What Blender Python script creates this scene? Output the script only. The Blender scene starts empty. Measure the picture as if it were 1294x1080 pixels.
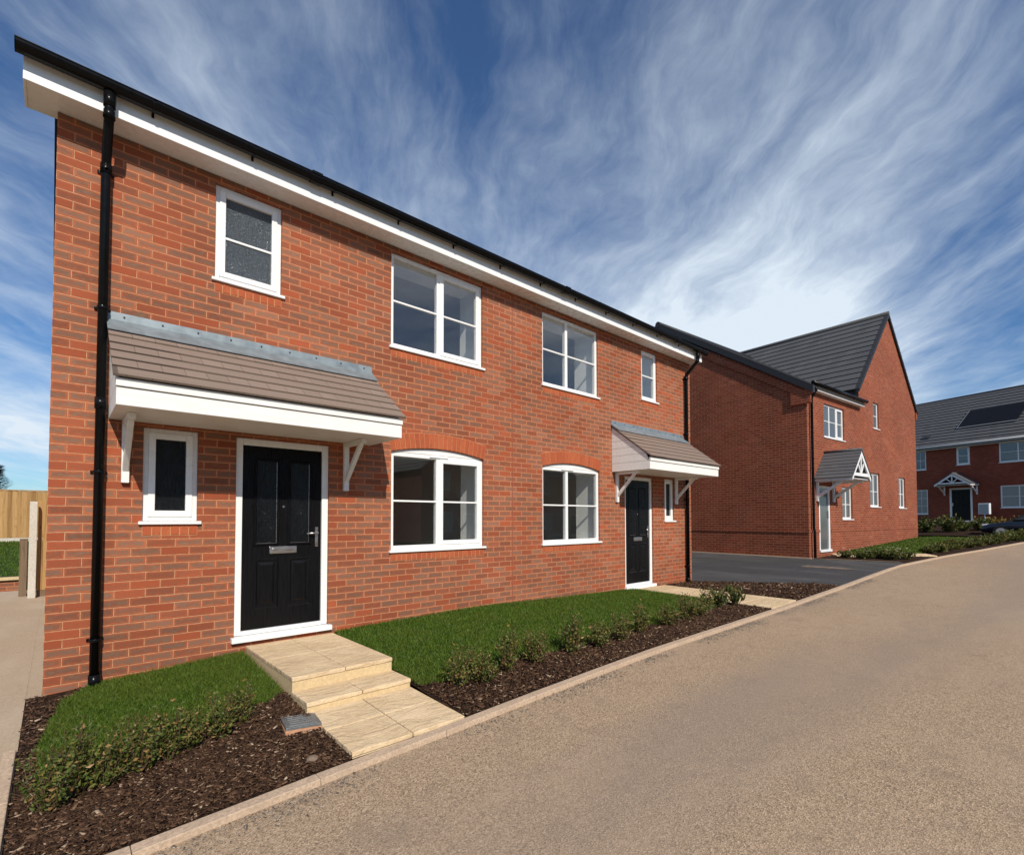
import bpy, bmesh, math, random
import numpy as np
from mathutils import Vector, Matrix
random.seed(7); RNG = np.random.default_rng(11)
R_ = math.radians
scene = bpy.context.scene
COL = scene.collection
E = 1.56                                    # eye height above the datum

# ------------------------------------------------------------------ helpers
class MB:
    """collects faces and links them as ONE mesh object"""
    def __init__(s): s.v = []; s.f = []; s.sm = []; s.uv = {}
    def face(s, pts, smooth=False, uv=None):
        i = len(s.v); s.v += [tuple(p) for p in pts]
        if uv is not None: s.uv[len(s.f)] = uv
        s.f.append(tuple(range(i, i + len(pts)))); s.sm.append(smooth)
    def box(s, x0, x1, y0, y1, z0, z1):
        i = len(s.v)
        s.v += [(x0,y0,z0),(x1,y0,z0),(x1,y1,z0),(x0,y1,z0),(x0,y0,z1),(x1,y0,z1),(x1,y1,z1),(x0,y1,z1)]
        for q in ((0,3,2,1),(4,5,6,7),(0,1,5,4),(1,2,6,5),(2,3,7,6),(3,0,4,7)):
            s.f.append(tuple(i+k for k in q)); s.sm.append(False)
    def obox(s, c, ax, ay, az):
        """box with centre c and half axes"""
        c, ax, ay, az = map(Vector, (c, ax, ay, az)); i = len(s.v)
        for sx, sy, sz in ((-1,-1,-1),(1,-1,-1),(1,1,-1),(-1,1,-1),(-1,-1,1),(1,-1,1),(1,1,1),(-1,1,1)):
            s.v.append(tuple(c + ax*sx + ay*sy + az*sz))
        for q in ((0,3,2,1),(4,5,6,7),(0,1,5,4),(1,2,6,5),(2,3,7,6),(3,0,4,7)):
            s.f.append(tuple(i+k for k in q)); s.sm.append(False)
    def prism(s, poly, vec):
        """planar polygon pushed along vec"""
        n = len(poly); i = len(s.v); vec = Vector(vec)
        s.v += [tuple(p) for p in poly] + [tuple(Vector(p) + vec) for p in poly]
        s.f.append(tuple(i+k for k in range(n))[::-1]); s.sm.append(False)
        s.f.append(tuple(i+n+k for k in range(n))); s.sm.append(False)
        for k in range(n):
            l = (k+1) % n
            s.f.append((i+k, i+l, i+n+l, i+n+k)); s.sm.append(False)
    def tube(s, pts, r, seg=12, cap=True):
        pts = [Vector(p) for p in pts]; n = len(pts)
        rs = r if isinstance(r, (list, tuple)) else [r]*n
        base = len(s.v); up = None
        for k, p in enumerate(pts):
            t = (pts[min(k+1, n-1)] - pts[max(k-1, 0)]).normalized()
            if up is None:
                up = Vector((0,0,1)) if abs(t.z) < .9 else Vector((0,1,0))
            a = t.cross(up).normalized(); b = a.cross(t).normalized(); up = b
            for j in range(seg):
                th = 2*math.pi*j/seg
                s.v.append(tuple(p + a*math.cos(th)*rs[k] + b*math.sin(th)*rs[k]))
        for k in range(n-1):
            for j in range(seg):
                l = (j+1) % seg
                s.f.append((base+k*seg+j, base+k*seg+l, base+(k+1)*seg+l, base+(k+1)*seg+j)); s.sm.append(True)
        if cap:
            s.f.append(tuple(base+j for j in range(seg))[::-1]); s.sm.append(False)
            s.f.append(tuple(base+(n-1)*seg+j for j in range(seg))); s.sm.append(False)
    def build(s, name, mat, parent=None, bevel=0, loc=None, recalc=True):
        me = bpy.data.meshes.new(name); me.from_pydata(s.v, [], s.f)
        me.polygons.foreach_set('use_smooth', s.sm)
        if recalc:
            bm = bmesh.new(); bm.from_mesh(me); bmesh.ops.recalc_face_normals(bm, faces=bm.faces); bm.to_mesh(me); bm.free()
        me.update()
        uvl = me.uv_layers.new(name='UVMap')
        for p in me.polygons:
            if p.index in s.uv:
                for li, c in zip(p.loop_indices, s.uv[p.index]): uvl.data[li].uv = c
                continue
            n = p.normal
            if abs(n.z) > .97: tx, ty = Vector((1,0,0)), Vector((0,1,0))
            else:
                tx = Vector((-n.y, n.x, 0)).normalized(); ty = n.cross(tx); 
                if abs(tx.x) > abs(tx.y):
                    if tx.x < 0: tx = -tx
                elif tx.y < 0: tx = -tx
            for li in p.loop_indices:
                co = me.vertices[me.loops[li].vertex_index].co
                uvl.data[li].uv = (co.dot(tx), co.dot(ty))
        me.materials.append(mat)
        o = bpy.data.objects.new(name, me); COL.objects.link(o)
        if parent: o.parent = parent
        if loc: o.location = loc
        if bevel:
            m = o.modifiers.new('Bevel', 'BEVEL'); m.width = bevel; m.segments = 2; m.limit_method = 'ANGLE'; m.angle_limit = R_(40)
        return o

def tag(o, label=None, cat=None, group=None, kind=None):
    if label: o['label'] = label
    if cat: o['category'] = cat
    if group: o['group'] = group
    if kind: o['kind'] = kind
    return o
def empty(name, loc, rz=0, **k):
    o = bpy.data.objects.new(name, None); COL.objects.link(o); o.location = loc; o.rotation_euler = (0,0,rz); o.empty_display_size = .1
    return tag(o, **k)

# ------------------------------------------------------------------ materials
class NT:
    def __init__(s, name):
        s.m = bpy.data.materials.new(name); s.m.use_nodes = True; s.t = s.m.node_tree; s.t.nodes.clear()
        s.out = s.t.nodes.new('ShaderNodeOutputMaterial')
    def n(s, typ, **k):
        x = s.t.nodes.new('ShaderNode' + typ)
        for a, b in k.items(): setattr(x, a, b)
        return x
    def l(s, a, b): s.t.links.new(a, b)
    def inp(s, sock, v):
        if isinstance(v, bpy.types.NodeSocket): s.l(v, sock)
        else: sock.default_value = v
    def math(s, op, a, b=None, c=None, clamp=False):
        x = s.n('Math', operation=op, use_clamp=clamp); s.inp(x.inputs[0], a)
        if b is not None: s.inp(x.inputs[1], b)
        if c is not None: s.inp(x.inputs[2], c)
        return x.outputs[0]
    def mix(s, f, a, b, bt='MIX'):
        x = s.n('Mix', data_type='RGBA', blend_type=bt); s.inp(x.inputs[0], f)
        for sock, v in ((x.inputs[6], a), (x.inputs[7], b)):
            if isinstance(v, bpy.types.NodeSocket): s.l(v, sock)
            else: sock.default_value = (*v[:3], 1)
        return x.outputs[2]
    def noise(s, vec, scale, detail=3, rough=.5, dist=0, dim='3D'):
        x = s.n('TexNoise'); x.noise_dimensions = dim
        if vec is not None: s.l(vec, x.inputs['Vector'])
        x.inputs['Scale'].default_value = scale; x.inputs['Detail'].default_value = detail; x.inputs['Roughness'].default_value = rough; x.inputs['Distortion'].default_value = dist
        return x.outputs['Fac']
    def ramp(s, f, stops):
        x = s.n('ValToRGB'); s.l(f, x.inputs[0]); e = x.color_ramp.elements
        while len(e) < len(stops): e.new(.5)
        for el, (p, c) in zip(e, stops):
            el.position = p; el.color = (*c, 1) if len(c) == 3 else c
        return x.outputs[0]
    def maprange(s, f, a, b, c=0., d=1., smooth=True):
        x = s.n('MapRange'); x.interpolation_type = 'SMOOTHSTEP' if smooth else 'LINEAR'
        s.inp(x.inputs[0], f)
        for i, v in enumerate((a, b, c, d)): s.inp(x.inputs[i+1], v)
        return x.outputs[0]
    def scale(s, vec, sc):
        x = s.n('Mapping'); s.l(vec, x.inputs['Vector']); x.inputs['Scale'].default_value = sc; return x.outputs[0]
    def pos(s): return s.n('NewGeometry').outputs['Position']
    def obj(s): return s.n('TexCoord').outputs['Object']
    def uv(s): return s.n('TexCoord').outputs['UV']
    def bsdf(s, col, rough=.6, bump=None, bstr=.5, bdist=.01, spec=.4, metal=0, extra=None):
        b = s.n('BsdfPrincipled'); 
        if isinstance(col, bpy.types.NodeSocket): s.l(col, b.inputs['Base Color'])
        else: b.inputs['Base Color'].default_value = (*col, 1)
        s.inp(b.inputs['Roughness'], rough); b.inputs['Specular IOR Level'].default_value = spec; b.inputs['Metallic'].default_value = metal
        if bump is not None:
            k = s.n('Bump'); k.inputs['Strength'].default_value = bstr; k.inputs['Distance'].default_value = bdist; s.l(bump, k.inputs['Height']); s.l(k.outputs[0], b.inputs['Normal'])
        if extra:
            for a, v in extra.items(): b.inputs[a].default_value = v
        s.l(b.outputs[0], s.out.inputs[0]); return b

def brick_mat(name, red, orange, dark, mortar, smear=.7, var=1.0):
    t = NT(name); uv = t.uv(); sep = t.n('SeparateXYZ'); t.l(uv, sep.inputs[0]); u, v = sep.outputs[0], sep.outputs[1]
    # slight wobble of the joints
    wob = t.noise(uv, 9, 2); w = t.math('MULTIPLY', t.math('SUBTRACT', wob, .5), .006)
    vv = t.math('ADD', v, w); uu = t.math('ADD', u, w)
    row = t.math('FLOOR', t.math('DIVIDE', vv, .075))
    odd = t.math('MODULO', t.math('ABSOLUTE', row), 2.)
    ux = t.math('ADD', t.math('DIVIDE', uu, .225), t.math('MULTIPLY', odd, .5))
    col = t.math('FLOOR', ux)
    fx = t.math('SUBTRACT', ux, col); fy = t.math('SUBTRACT', t.math('DIVIDE', vv, .075), row)
    dx = t.math('MULTIPLY', t.math('MINIMUM', fx, t.math('SUBTRACT', 1., fx)), .225)
    dy = t.math('MULTIPLY', t.math('MINIMUM', fy, t.math('SUBTRACT', 1., fy)), .075)
    d = t.math('MINIMUM', dx, dy)
    edge = t.noise(uv, 120, 2); dd = t.math('ADD', d, t.math('MULTIPLY', t.math('SUBTRACT', edge, .5), .004))
    mask = t.maprange(dd, .0034, .0056)            # 0 joint, 1 brick
    comb = t.n('CombineXYZ'); t.l(col, comb.inputs[0]); t.l(row, comb.inputs[1])
    wn = t.n('TexWhiteNoise'); wn.noise_dimensions = '2D'; t.l(comb.outputs[0], wn.inputs['Vector']); r1 = wn.outputs['Value']
    sp = t.n('SeparateXYZ'); t.l(wn.outputs['Color'], sp.inputs[0]); r2, r3 = sp.outputs[0], sp.outputs[1]
    base = t.mix(r1, red, orange)
    # dragged grey-brown face, kept away from the arrises
    st = t.scale(uv, (17, 62, 1)); drag = t.noise(st, 1.0, 5, .65, 1.0)
    blot = t.noise(t.scale(uv, (16, 34, 1)), 1.0, 3, .6)
    inner = t.maprange(t.math('ADD', d, t.math('MULTIPLY', t.math('SUBTRACT', blot, .5), .036)), .009, .021)
    amt = t.math('MULTIPLY', t.maprange(r2, .03, .55, .14, 1., False), t.math('MULTIPLY', inner, smear))
    amt = t.math('MULTIPLY', amt, t.maprange(drag, .3, .55, .35, 1.))
    face = t.mix(t.maprange(t.math('ADD', drag, t.math('MULTIPLY', t.math('SUBTRACT', r1, .5), .3)), .38, .66), dark, tuple(min(1, k*f) for k, f in zip(dark, (1.9, 1.95, 1.95))))
    c = t.mix(amt, base, face)
    sp2 = t.noise(uv, 75, 4, .7); c = t.mix(t.maprange(sp2, .45, .75, 0, .4), c, t.mix(.6, c, dark))
    val = t.math('ADD', t.math('MULTIPLY', t.math('SUBTRACT', r3, .5), .26*var), 1.0)
    big = t.noise(uv, .7, 4); val = t.math('MULTIPLY', val, t.maprange(big, .3, .7, .86, 1.1))
    hs = t.n('HueSaturation'); t.l(val, hs.inputs['Value']); t.l(c, hs.inputs['Color'])
    mort = t.mix(t.maprange(t.noise(uv, 30, 4), .3, .7), mortar, tuple(k*.72 for k in mortar)); mort = t.mix(t.maprange(t.noise(uv, 1.1, 3), .45, .7, 0, .5), mort, tuple(mortar[0]*q for q in (.95,.60,.40)))
    final = t.mix(mask, mort, hs.outputs[0])
    h = t.math('ADD', t.math('MULTIPLY', mask, .6), t.math('MULTIPLY', t.noise(uv, 160, 4, .7), .3))
    h = t.math('ADD', h, t.math('MULTIPLY', drag, .12))
    t.bsdf(final, .85, h, 1., .012, .25); return t.m

M = {}
M['brick'] = brick_mat('brick', (.355,.080,.032), (.43,.122,.050), (.115,.064,.043), (.55,.27,.145), .97)
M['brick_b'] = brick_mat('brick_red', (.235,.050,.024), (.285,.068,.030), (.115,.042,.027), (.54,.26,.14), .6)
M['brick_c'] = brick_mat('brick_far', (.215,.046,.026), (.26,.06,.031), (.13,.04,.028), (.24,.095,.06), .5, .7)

def island_brick(name, a, b, dark):
    t = NT(name); g = t.n('NewGeometry'); r = g.outputs['Random Per Island']; p = t.obj()
    c = t.mix(r, a, b); n = t.noise(t.scale(p, (60, 60, 18)), 1, 4, .65)
    c = t.mix(t.maprange(n, .42, .75, 0, .75), c, dark)
    t.bsdf(c, .85, t.noise(p, 160, 4, .7), .5, .004, .25); return t.m
M['cut_brick'] = island_brick('cut_brick', (.37,.080,.032), (.45,.118,.046), (.24,.075,.038))
def plain(name, col, rough=.5, spec=.4, metal=0, nscale=30, namt=.12, bstr=.08, bd=.003, stretch=(1,1,1)):
    t = NT(name); p = t.scale(t.obj(), stretch); n = t.noise(p, nscale, 4, .6); n2 = t.noise(p, nscale*.12, 3)
    c = t.mix(t.maprange(n, .3, .7), tuple(k*(1-namt) for k in col), tuple(min(1, k*(1+namt*.5)) for k in col))
    c = t.mix(t.maprange(n2, .35, .75, 0, namt*2.), c, tuple(k*.72 for k in col))
    t.bsdf(c, t.maprange(n, .3, .7, rough*.85, rough*1.15), n, bstr, bd, spec, metal); return t.m
M['mortar'] = plain('mortar', (.50,.23,.11), .9, .2, nscale=60, bstr=.4)
M['upvc'] = plain('white_upvc', (.80,.80,.79), .28, .5, nscale=12, namt=.012, bstr=.0)
M['paint'] = plain('white_paint', (.80,.785,.75), .45, .4, nscale=25, namt=.06, bstr=.08, stretch=(.15,1,1))
M['upvc_far'] = plain('white_window_far', (.74,.75,.76), .4, .4, nscale=10, namt=.04)
M['black'] = plain('black_plastic', (.0055,.0055,.006), .24, .14, nscale=18, namt=.2, bstr=.03)
M['door_black'] = plain('black_door', (.006,.006,.007), .3, .16, nscale=60, namt=.25, bstr=.25, bd=.001, stretch=(1,1,.08))
M['steel'] = plain('brushed_steel', (.62,.61,.6), .3, .5, 1, nscale=90, stretch=(.1,1,1))
M['lead'] = plain('lead_flashing', (.24,.285,.31), .5, .4, .35, nscale=9, namt=.2, bstr=.15, bd=.01)
M['black_hole'] = plain('dark_fixing', (.01,.01,.012), .5)
M['plaster'] = plain('plaster', (.62,.61,.58), .9, .2, nscale=6, namt=.05)
M['plaster_white'] = plain('reveal_plaster', (.80,.80,.79), .8, .2, nscale=6, namt=.04)
M['floorboard'] = plain('room_floor', (.38,.34,.29), .8, .2, nscale=4)
M['concrete'] = plain('concrete_post', (.56,.52,.45), .9, .2, nscale=40, namt=.2, bstr=.3)
M['kerbstone'] = plain('kerb_concrete', (.50,.375,.27), .9, .2, nscale=55, namt=.25, bstr=.5, bd=.004)
M['galv'] = plain('grey_metal', (.40,.41,.42), .45, .4, .3, nscale=25)
M['sign_white'] = plain('sign_white', (.72,.74,.78), .5, .4)

def tile_mat(name, a, b, dark, w, h):
    t = NT(name); uv = t.uv(); br = t.n('TexBrick'); t.l(uv, br.inputs['Vector'])
    br.inputs['Scale'].default_value = 1; br.inputs['Brick Width'].default_value = w; br.inputs['Row Height'].default_value = h
    br.inputs['Mortar Size'].default_value = .0022; br.inputs['Mortar Smooth'].default_value = .3; br.inputs['Bias'].default_value = 0
    br.inputs['Color1'].default_value = (0,0,0,1); br.inputs['Color2'].default_value = (1,1,1,1); br.inputs['Mortar'].default_value = (.5,.5,.5,1)
    c = t.mix(br.outputs['Color'], a, b); n = t.noise(uv, 70, 4, .7); c = t.mix(t.maprange(n, .35, .75, 0, .5), c, dark)
    n2 = t.noise(uv, 1.7, 3); c = t.mix(t.maprange(n2, .4, .75, 0, .4), c, dark)
    jm = t.n('TexBrick'); c = t.mix(t.math('MULTIPLY', br.outputs['Fac'], .75), c, tuple(k*.35 for k in dark))
    hgt = t.math('SUBTRACT', t.math('MULTIPLY', n, .3), br.outputs['Fac'])
    t.bsdf(c, .8, hgt, .5, .006, .3); return t.m
M['tile_brown'] = tile_mat('brown_plain_tiles', (.225,.165,.132), (.262,.196,.16), (.16,.12,.096), .165, 5.)
M['tile_grey'] = tile_mat('grey_roof_tiles', (.075,.078,.085), (.10,.102,.108), (.055,.056,.06), .33, 50.)
M['tile_black'] = plain('dark_verge', (.028,.029,.034), .6, .3, nscale=30)
M['tile_porch'] = tile_mat('grey_porch_tiles', (.10,.10,.108), (.13,.13,.135), (.07,.07,.075), .2, 50.)

def glass(name, tint, ior=1.55, wav=.0):
    t = NT(name); tr = t.n('BsdfTransparent'); tr.inputs[0].default_value = (*tint, 1)
    gl = t.n('BsdfGlossy'); gl.inputs['Roughness'].default_value = .015; gl.inputs['Color'].default_value = (.95,.97,1,1)
    lw = t.n('LayerWeight'); lw.inputs['Blend'].default_value = .5; r0 = ((ior-1)/(ior+1))**2     # Schlick, the same from both sides of the pane
    f2 = t.math('MULTIPLY', t.math('ADD', t.math('MULTIPLY', t.math('POWER', lw.outputs['Facing'], 5.), 1-r0), r0), 1.7, clamp=True)
    if wav:
        k = t.n('Bump'); k.inputs['Strength'].default_value = wav; k.inputs['Distance'].default_value = .02; t.l(t.noise(t.obj(), 1.3, 2), k.inputs['Height']); t.l(k.outputs[0], gl.inputs['Normal'])
    mx = t.n('MixShader'); t.l(f2, mx.inputs[0]); t.l(tr.outputs[0], mx.inputs[1]); t.l(gl.outputs[0], mx.inputs[2]); t.l(mx.outputs[0], t.out.inputs[0]); return t.m
M['glass'] = glass('window_glass', (.965,.975,.97), 1.52, .03)
M['glass_dark'] = glass('far_window_glass', (.45,.48,.5), 1.6)
def obscure(name, col, stretch, bs=.9, sp_=.6):
    t = NT(name); p = t.scale(t.obj(), stretch); n = t.noise(p, 1, 3, .6, 1.2)
    t.bsdf(col, .10, n, bs, .02, sp_); return t.m
M['glass_obs'] = obscure('obscure_glass', (.085,.105,.125), (60, 60, 34), 1.6, .7)
M['glass_rib'] = obscure('reeded_glass', (.006,.007,.008), (90, 90, 12), .9, .28)
M['glass_shade'] = plain('shaded_room_glass', (.10,.11,.115), .12, .6, nscale=5, stretch=(14,14,.4))
M['glass_net'] = plain('curtained_glass', (.22,.235,.24), .2, .6, nscale=5, stretch=(14,14,.4))

def road_mat():
    t = NT('road_surface'); p = t.pos()
    f = t.noise(p, 140, 3, .75); v = t.n('TexVoronoi'); v.inputs['Scale'].default_value = 130; t.l(p, v.inputs['Vector'])
    vs = t.n('SeparateXYZ'); t.l(v.outputs['Color'], vs.inputs[0])
    c = t.ramp(vs.outputs[0], [(0,(.18,.13,.086)), (.35,(.365,.262,.172)), (.7,(.435,.315,.208)), (1,(.59,.45,.315))])
    b = t.noise(t.scale(p, (.5,1.1,1)), .9, 5, .6, .5); c = t.mix(t.maprange(b, .42, .7, 0, .42), c, (.44,.325,.225))
    b2 = t.noise(p, 3.2, 5, .65, .4); c = t.mix(t.maprange(b2, .5, .75, 0, .5), c, (.25,.19,.135))
    b3 = t.noise(t.scale(p, (.12,1,1)), .5, 3); c = t.mix(t.maprange(b3, .42, .66, 0, .6), c, (.285,.225,.18))
    b4 = t.noise(t.scale(p, (.25,.9,1)), 1.3, 6, .7, .8); c = t.mix(t.maprange(b4, .5, .75, 0, .32), c, (.50,.37,.255))
    c = t.mix(t.maprange(f, .4, .7, 0, .5), c, (.16,.115,.08))
    h = t.math('ADD', t.math('MULTIPLY', v.outputs['Distance'], .9), f)
    t.bsdf(c, .9, h, .55, .006, .2); return t.m
M['road'] = road_mat()
def drive_mat():
    t = NT('dark_asphalt'); p = t.pos(); f = t.noise(p, 140, 3, .7); c = t.mix(t.maprange(f, .3, .7), (.034,.033,.034), (.066,.065,.066))
    b = t.noise(t.scale(p, (1,.35,1)), 1.1, 4, .6); c = t.mix(t.maprange(b, .42, .7, 0, .8), c, (.095,.092,.092)); b2 = t.noise(t.scale(p, (.25,1.6,1)), 1.5, 5, .7); c = t.mix(t.maprange(b2, .5, .72, 0, .6), c, (.028,.028,.03))
    t.bsdf(c, .8, f, .5, .006, .35); return t.m
M['drive'] = drive_mat()
def sidepath_mat():
    t = NT('tan_concrete'); p = t.pos(); f = t.noise(p, 60, 4, .65); b = t.noise(t.scale(p, (1,.6,1)), 1.6, 5, .6)
    c = t.mix(t.maprange(f, .3, .7), (.34,.26,.18), (.44,.345,.25)); c = t.mix(t.maprange(b, .4, .7, 0, .6), c, (.46,.38,.29))
    t.bsdf(c, .9, f, .35, .004, .2); return t.m
M['sidepath'] = sidepath_mat()
def slab_mat(name, a, b, vein):
    t = NT(name); p = t.obj(); g = t.n('NewGeometry'); rr = g.outputs['Random Per Island']
    off = t.n('VectorMath', operation='ADD'); t.l(p, off.inputs[0]); cc = t.n('CombineXYZ'); t.l(t.math('MULTIPLY', rr, 31.), cc.inputs[0]); t.l(t.math('MULTIPLY', rr, 17.), cc.inputs[1]); t.l(cc.outputs[0], off.inputs[1]); q = off.outputs[0]
    w = t.noise(t.scale(q, (3.2, 7, 7)), 1, 4, .6, 1.6); ridge = t.math('ABSOLUTE', t.math('SUBTRACT', w, .5))
    c = t.mix(rr, a, b); tint = t.math('FRACT', t.math('MULTIPLY', rr, 7.3)); c = t.mix(t.math('MULTIPLY', tint, .45), c, (.60,.40,.27))
    c = t.mix(t.maprange(ridge, .0, .04, .75, 0), c, vein); bl = t.noise(q, 2.3, 5, .65); c = t.mix(t.maprange(bl, .4, .7, 0, .55), c, tuple(min(1, k*1.22) for k in b))
    c = t.mix(t.maprange(t.noise(q, 60, 3, .7), .4, .7, 0, .3), c, vein); c = t.mix(t.maprange(t.noise(q, .9, 4, .7), .52, .75, 0, .35), c, (.34,.25,.165))
    h = t.math('ADD', t.math('MULTIPLY', w, 1.2), t.math('MULTIPLY', t.noise(q, 25, 4), .25))
    t.bsdf(c, .8, h, .8, .025, .3); return t.m
M['slab'] = slab_mat('cream_riven_slab', (.58,.435,.255), (.66,.525,.35), (.46,.335,.20))
M['slab_plain'] = plain('cream_block', (.60,.455,.26), .85, .2, nscale=40, namt=.15, bstr=.3)
def soil_mat():
    t = NT('bark_mulch_base'); p = t.pos(); f = t.noise(p, 45, 4, .7); v = t.n('TexVoronoi'); v.inputs['Scale'].default_value = 60; t.l(t.scale(p, (1,.45,1)), v.inputs['Vector'])
    sx = t.n('SeparateXYZ'); t.l(v.outputs['Color'], sx.inputs[0])
    c = t.ramp(sx.outputs[0], [(0,(.016,.008,.005)), (.6,(.040,.021,.012)), (1,(.08,.042,.025))]); c = t.mix(t.maprange(f, .4, .65, 0, .7), c, (.02,.012,.008))
    t.bsdf(c, .95, t.math('ADD', f, v.outputs['Distance']), 1., .02, .15); return t.m
M['soil'] = soil_mat()
def rand_mat(name, stops, rough=.7, spec=.3, trans=0):
    t = NT(name); r = t.n('NewGeometry').outputs['Random Per Island']; c = t.ramp(r, stops)
    b = t.bsdf(c, rough, None, spec=spec)
    if trans:
        tl = t.n('BsdfTranslucent'); t.l(c, tl.inputs[0]); mx = t.n('MixShader'); mx.inputs[0].default_value = trans
        t.l(b.outputs[0], mx.inputs[1]); t.l(tl.outputs[0], mx.inputs[2]); t.l(mx.outputs[0], t.out.inputs[0])
    return t.m
M['chip'] = rand_mat('bark_chips', [(0,(.022,.011,.006)), (.5,(.058,.029,.016)), (.84,(.10,.053,.03)), (.955,(.17,.10,.058)), (1,(.44,.33,.23))], .85, .2)
M['blade'] = rand_mat('grass_blades', [(0,(.042,.085,.006)), (.5,(.075,.14,.010)), (.93,(.11,.175,.015)), (1,(.16,.13,.035))], .55, .3, .25)
def patch_blades(m):
    nt_ = m.node_tree; b = next(n for n in nt_.nodes if n.type == 'BSDF_PRINCIPLED'); r = next(n for n in nt_.nodes if n.type == 'VALTORGB'); g = next(n for n in nt_.nodes if n.type == 'NEW_GEOMETRY')
    z = nt_.nodes.new('ShaderNodeTexNoise'); z.inputs['Scale'].default_value = 2.2; z.inputs['Detail'].default_value = 4; nt_.links.new(g.outputs['Position'], z.inputs['Vector'])
    k = nt_.nodes.new('ShaderNodeMapRange'); k.inputs[1].default_value = .45; k.inputs[2].default_value = .72; k.inputs[4].default_value = .5; nt_.links.new(z.outputs['Fac'], k.inputs[0])
    x = nt_.nodes.new('ShaderNodeMix'); x.data_type = 'RGBA'; nt_.links.new(k.outputs[0], x.inputs[0]); nt_.links.new(r.outputs[0], x.inputs[6]); x.inputs[7].default_value = (.125,.15,.02,1); nt_.links.new(x.outputs[2], b.inputs['Base Color'])
patch_blades(M['blade'])
def turf_mat():
    t = NT('turf'); p = t.pos(); n = t.noise(p, 60, 4, .7); c = t.mix(t.maprange(n, .3, .7), (.015,.035,.006), (.04,.085,.014)); b = t.noise(p, 1.5, 3); c = t.mix(t.maprange(b, .4, .7, 0, .3), c, (.05,.08,.02))
    t.bsdf(c, .9, n, .8, .02, .15); return t.m
M['turf'] = turf_mat()
M['leaf'] = rand_mat('shrub_leaves', [(0,(.04,.06,.011)), (.5,(.095,.125,.022)), (.78,(.16,.165,.036)), (.9,(.27,.16,.055)), (1,(.36,.22,.09))], .5, .35, .25)
M['leaf_b'] = rand_mat('hedge_leaves', [(0,(.03,.05,.01)), (.5,(.07,.10,.018)), (.85,(.14,.145,.032)), (1,(.27,.17,.065))], .5, .35, .25)
M['leaf_y'] = rand_mat('yellow_leaves', [(0,(.12,.09,.02)), (.6,(.24,.16,.03)), (1,(.33,.22,.05))], .5, .3, .25)
M['petal'] = rand_mat('pale_flowers', [(0,(.7,.6,.55)), (1,(.8,.74,.72))], .6, .3)
M['stem'] = plain('woody_stem', (.10,.06,.035), .9, .2)
M['needle'] = rand_mat('conifer_needles', [(0,(.008,.018,.010)), (.6,(.018,.034,.018)), (1,(.035,.055,.03))], .6, .3)
def wood_mat(name, a, b, knot):
    t = NT(name); uv = t.obj(); r = t.n('NewGeometry').outputs['Random Per Island']; c = t.mix(r, a, b)
    n = t.noise(t.scale(uv, (40, 40, 1.6)), 1, 4, .6, .8); c = t.mix(t.maprange(n, .45, .75, 0, .7), c, knot); k = t.noise(t.scale(uv, (9,9,3.5)), 1, 2); c = t.mix(t.maprange(k, .64, .74, 0, .8), c, knot)
    t.bsdf(c, .8, n, .3, .004, .25); return t.m
M['fence'] = wood_mat('fence_timber', (.27,.145,.05), (.52,.32,.135), (.15,.075,.026))
M['timber_dark'] = wood_mat('weathered_timber', (.16,.11,.07), (.22,.15,.09), (.08,.05,.03))
M['ground'] = plain('far_ground', (.10,.10,.05), .95, .1, nscale=1.5, namt=.35)
def solar_mat():
    t = NT('solar_cells'); br = t.n('TexBrick'); t.l(t.uv(), br.inputs['Vector']); br.offset = 0
    br.inputs['Scale'].default_value = 1; br.inputs['Brick Width'].default_value = .16; br.inputs['Row Height'].default_value = .16; br.inputs['Mortar Size'].default_value = .004
    t.bsdf(t.mix(br.outputs['Fac'], (.006,.006,.008), (.02,.02,.022)), .4, None, spec=.12); return t.m
M['solar'] = solar_mat()
M['carpaint'] = plain('dark_blue_car_paint', (.012,.018,.032), .18, .6, .3, nscale=8, namt=.1, bstr=0)
M['carglass'] = plain('car_glass', (.012,.014,.016), .05, .6, nscale=3, bstr=0)
M['rubber'] = plain('tyre_rubber', (.018,.018,.018), .8, .2)
M['lens'] = plain('headlight_lens', (.55,.57,.6), .12, .6, nscale=20)
M['cover_metal'] = plain('inspection_cover_metal', (.20,.215,.225), .42, .4, .45, nscale=30, namt=.25, bstr=.4)
M['clay'] = plain('clay_frame', (.45,.24,.14), .9, .2, nscale=40, namt=.25, bstr=.4)
M['stone'] = plain('stone', (.20,.15,.11), .9, .2, nscale=20, namt=.3, bstr=.5)
M['hill'] = plain('far_hill', (.05,.055,.05), .95, .1, nscale=.06, namt=.4)

# ------------------------------------------------------------------ terrain heights (world z)
KZX=[-60,0,1.5,2.4,3.4,5.1,8.6,11,16,22,30,40,80]; KZZ=[-1.8,-1.63,-1.56,-1.53,-1.485,-1.435,-1.41,-1.37,-1.28,-1.15,-1.0,-1.0,-1.0]
KYX=[-60,12,14.5,16.7,20.8,24,29.6,36,45,80]; KYY=[-2.58,-2.58,-2.55,-2.53,-3.0,-3.5,-4.25,-5.2,-6.5,-11]
WZX=[-60,-.1,1.45,2.6,4.5,6.1,8.3,10.6,16,26,30,36,41,43.5,80]; WZZ=[-1.6,-1.46,-1.37,-1.305,-1.27,-1.32,-1.375,-1.393,-1.17,-.79,-.82,-.95,-.6,-.2,-.1]
WYX=[-60,12,16.1,26,80]; WYY=[0,0,-.65,-1.50,-2.1]
def ky(x): return np.interp(x, KYX, KYY)
def kz(x): return np.interp(x, KZX, KZZ) + E
def wy(x): return np.interp(x, WYX, WYY)
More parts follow.
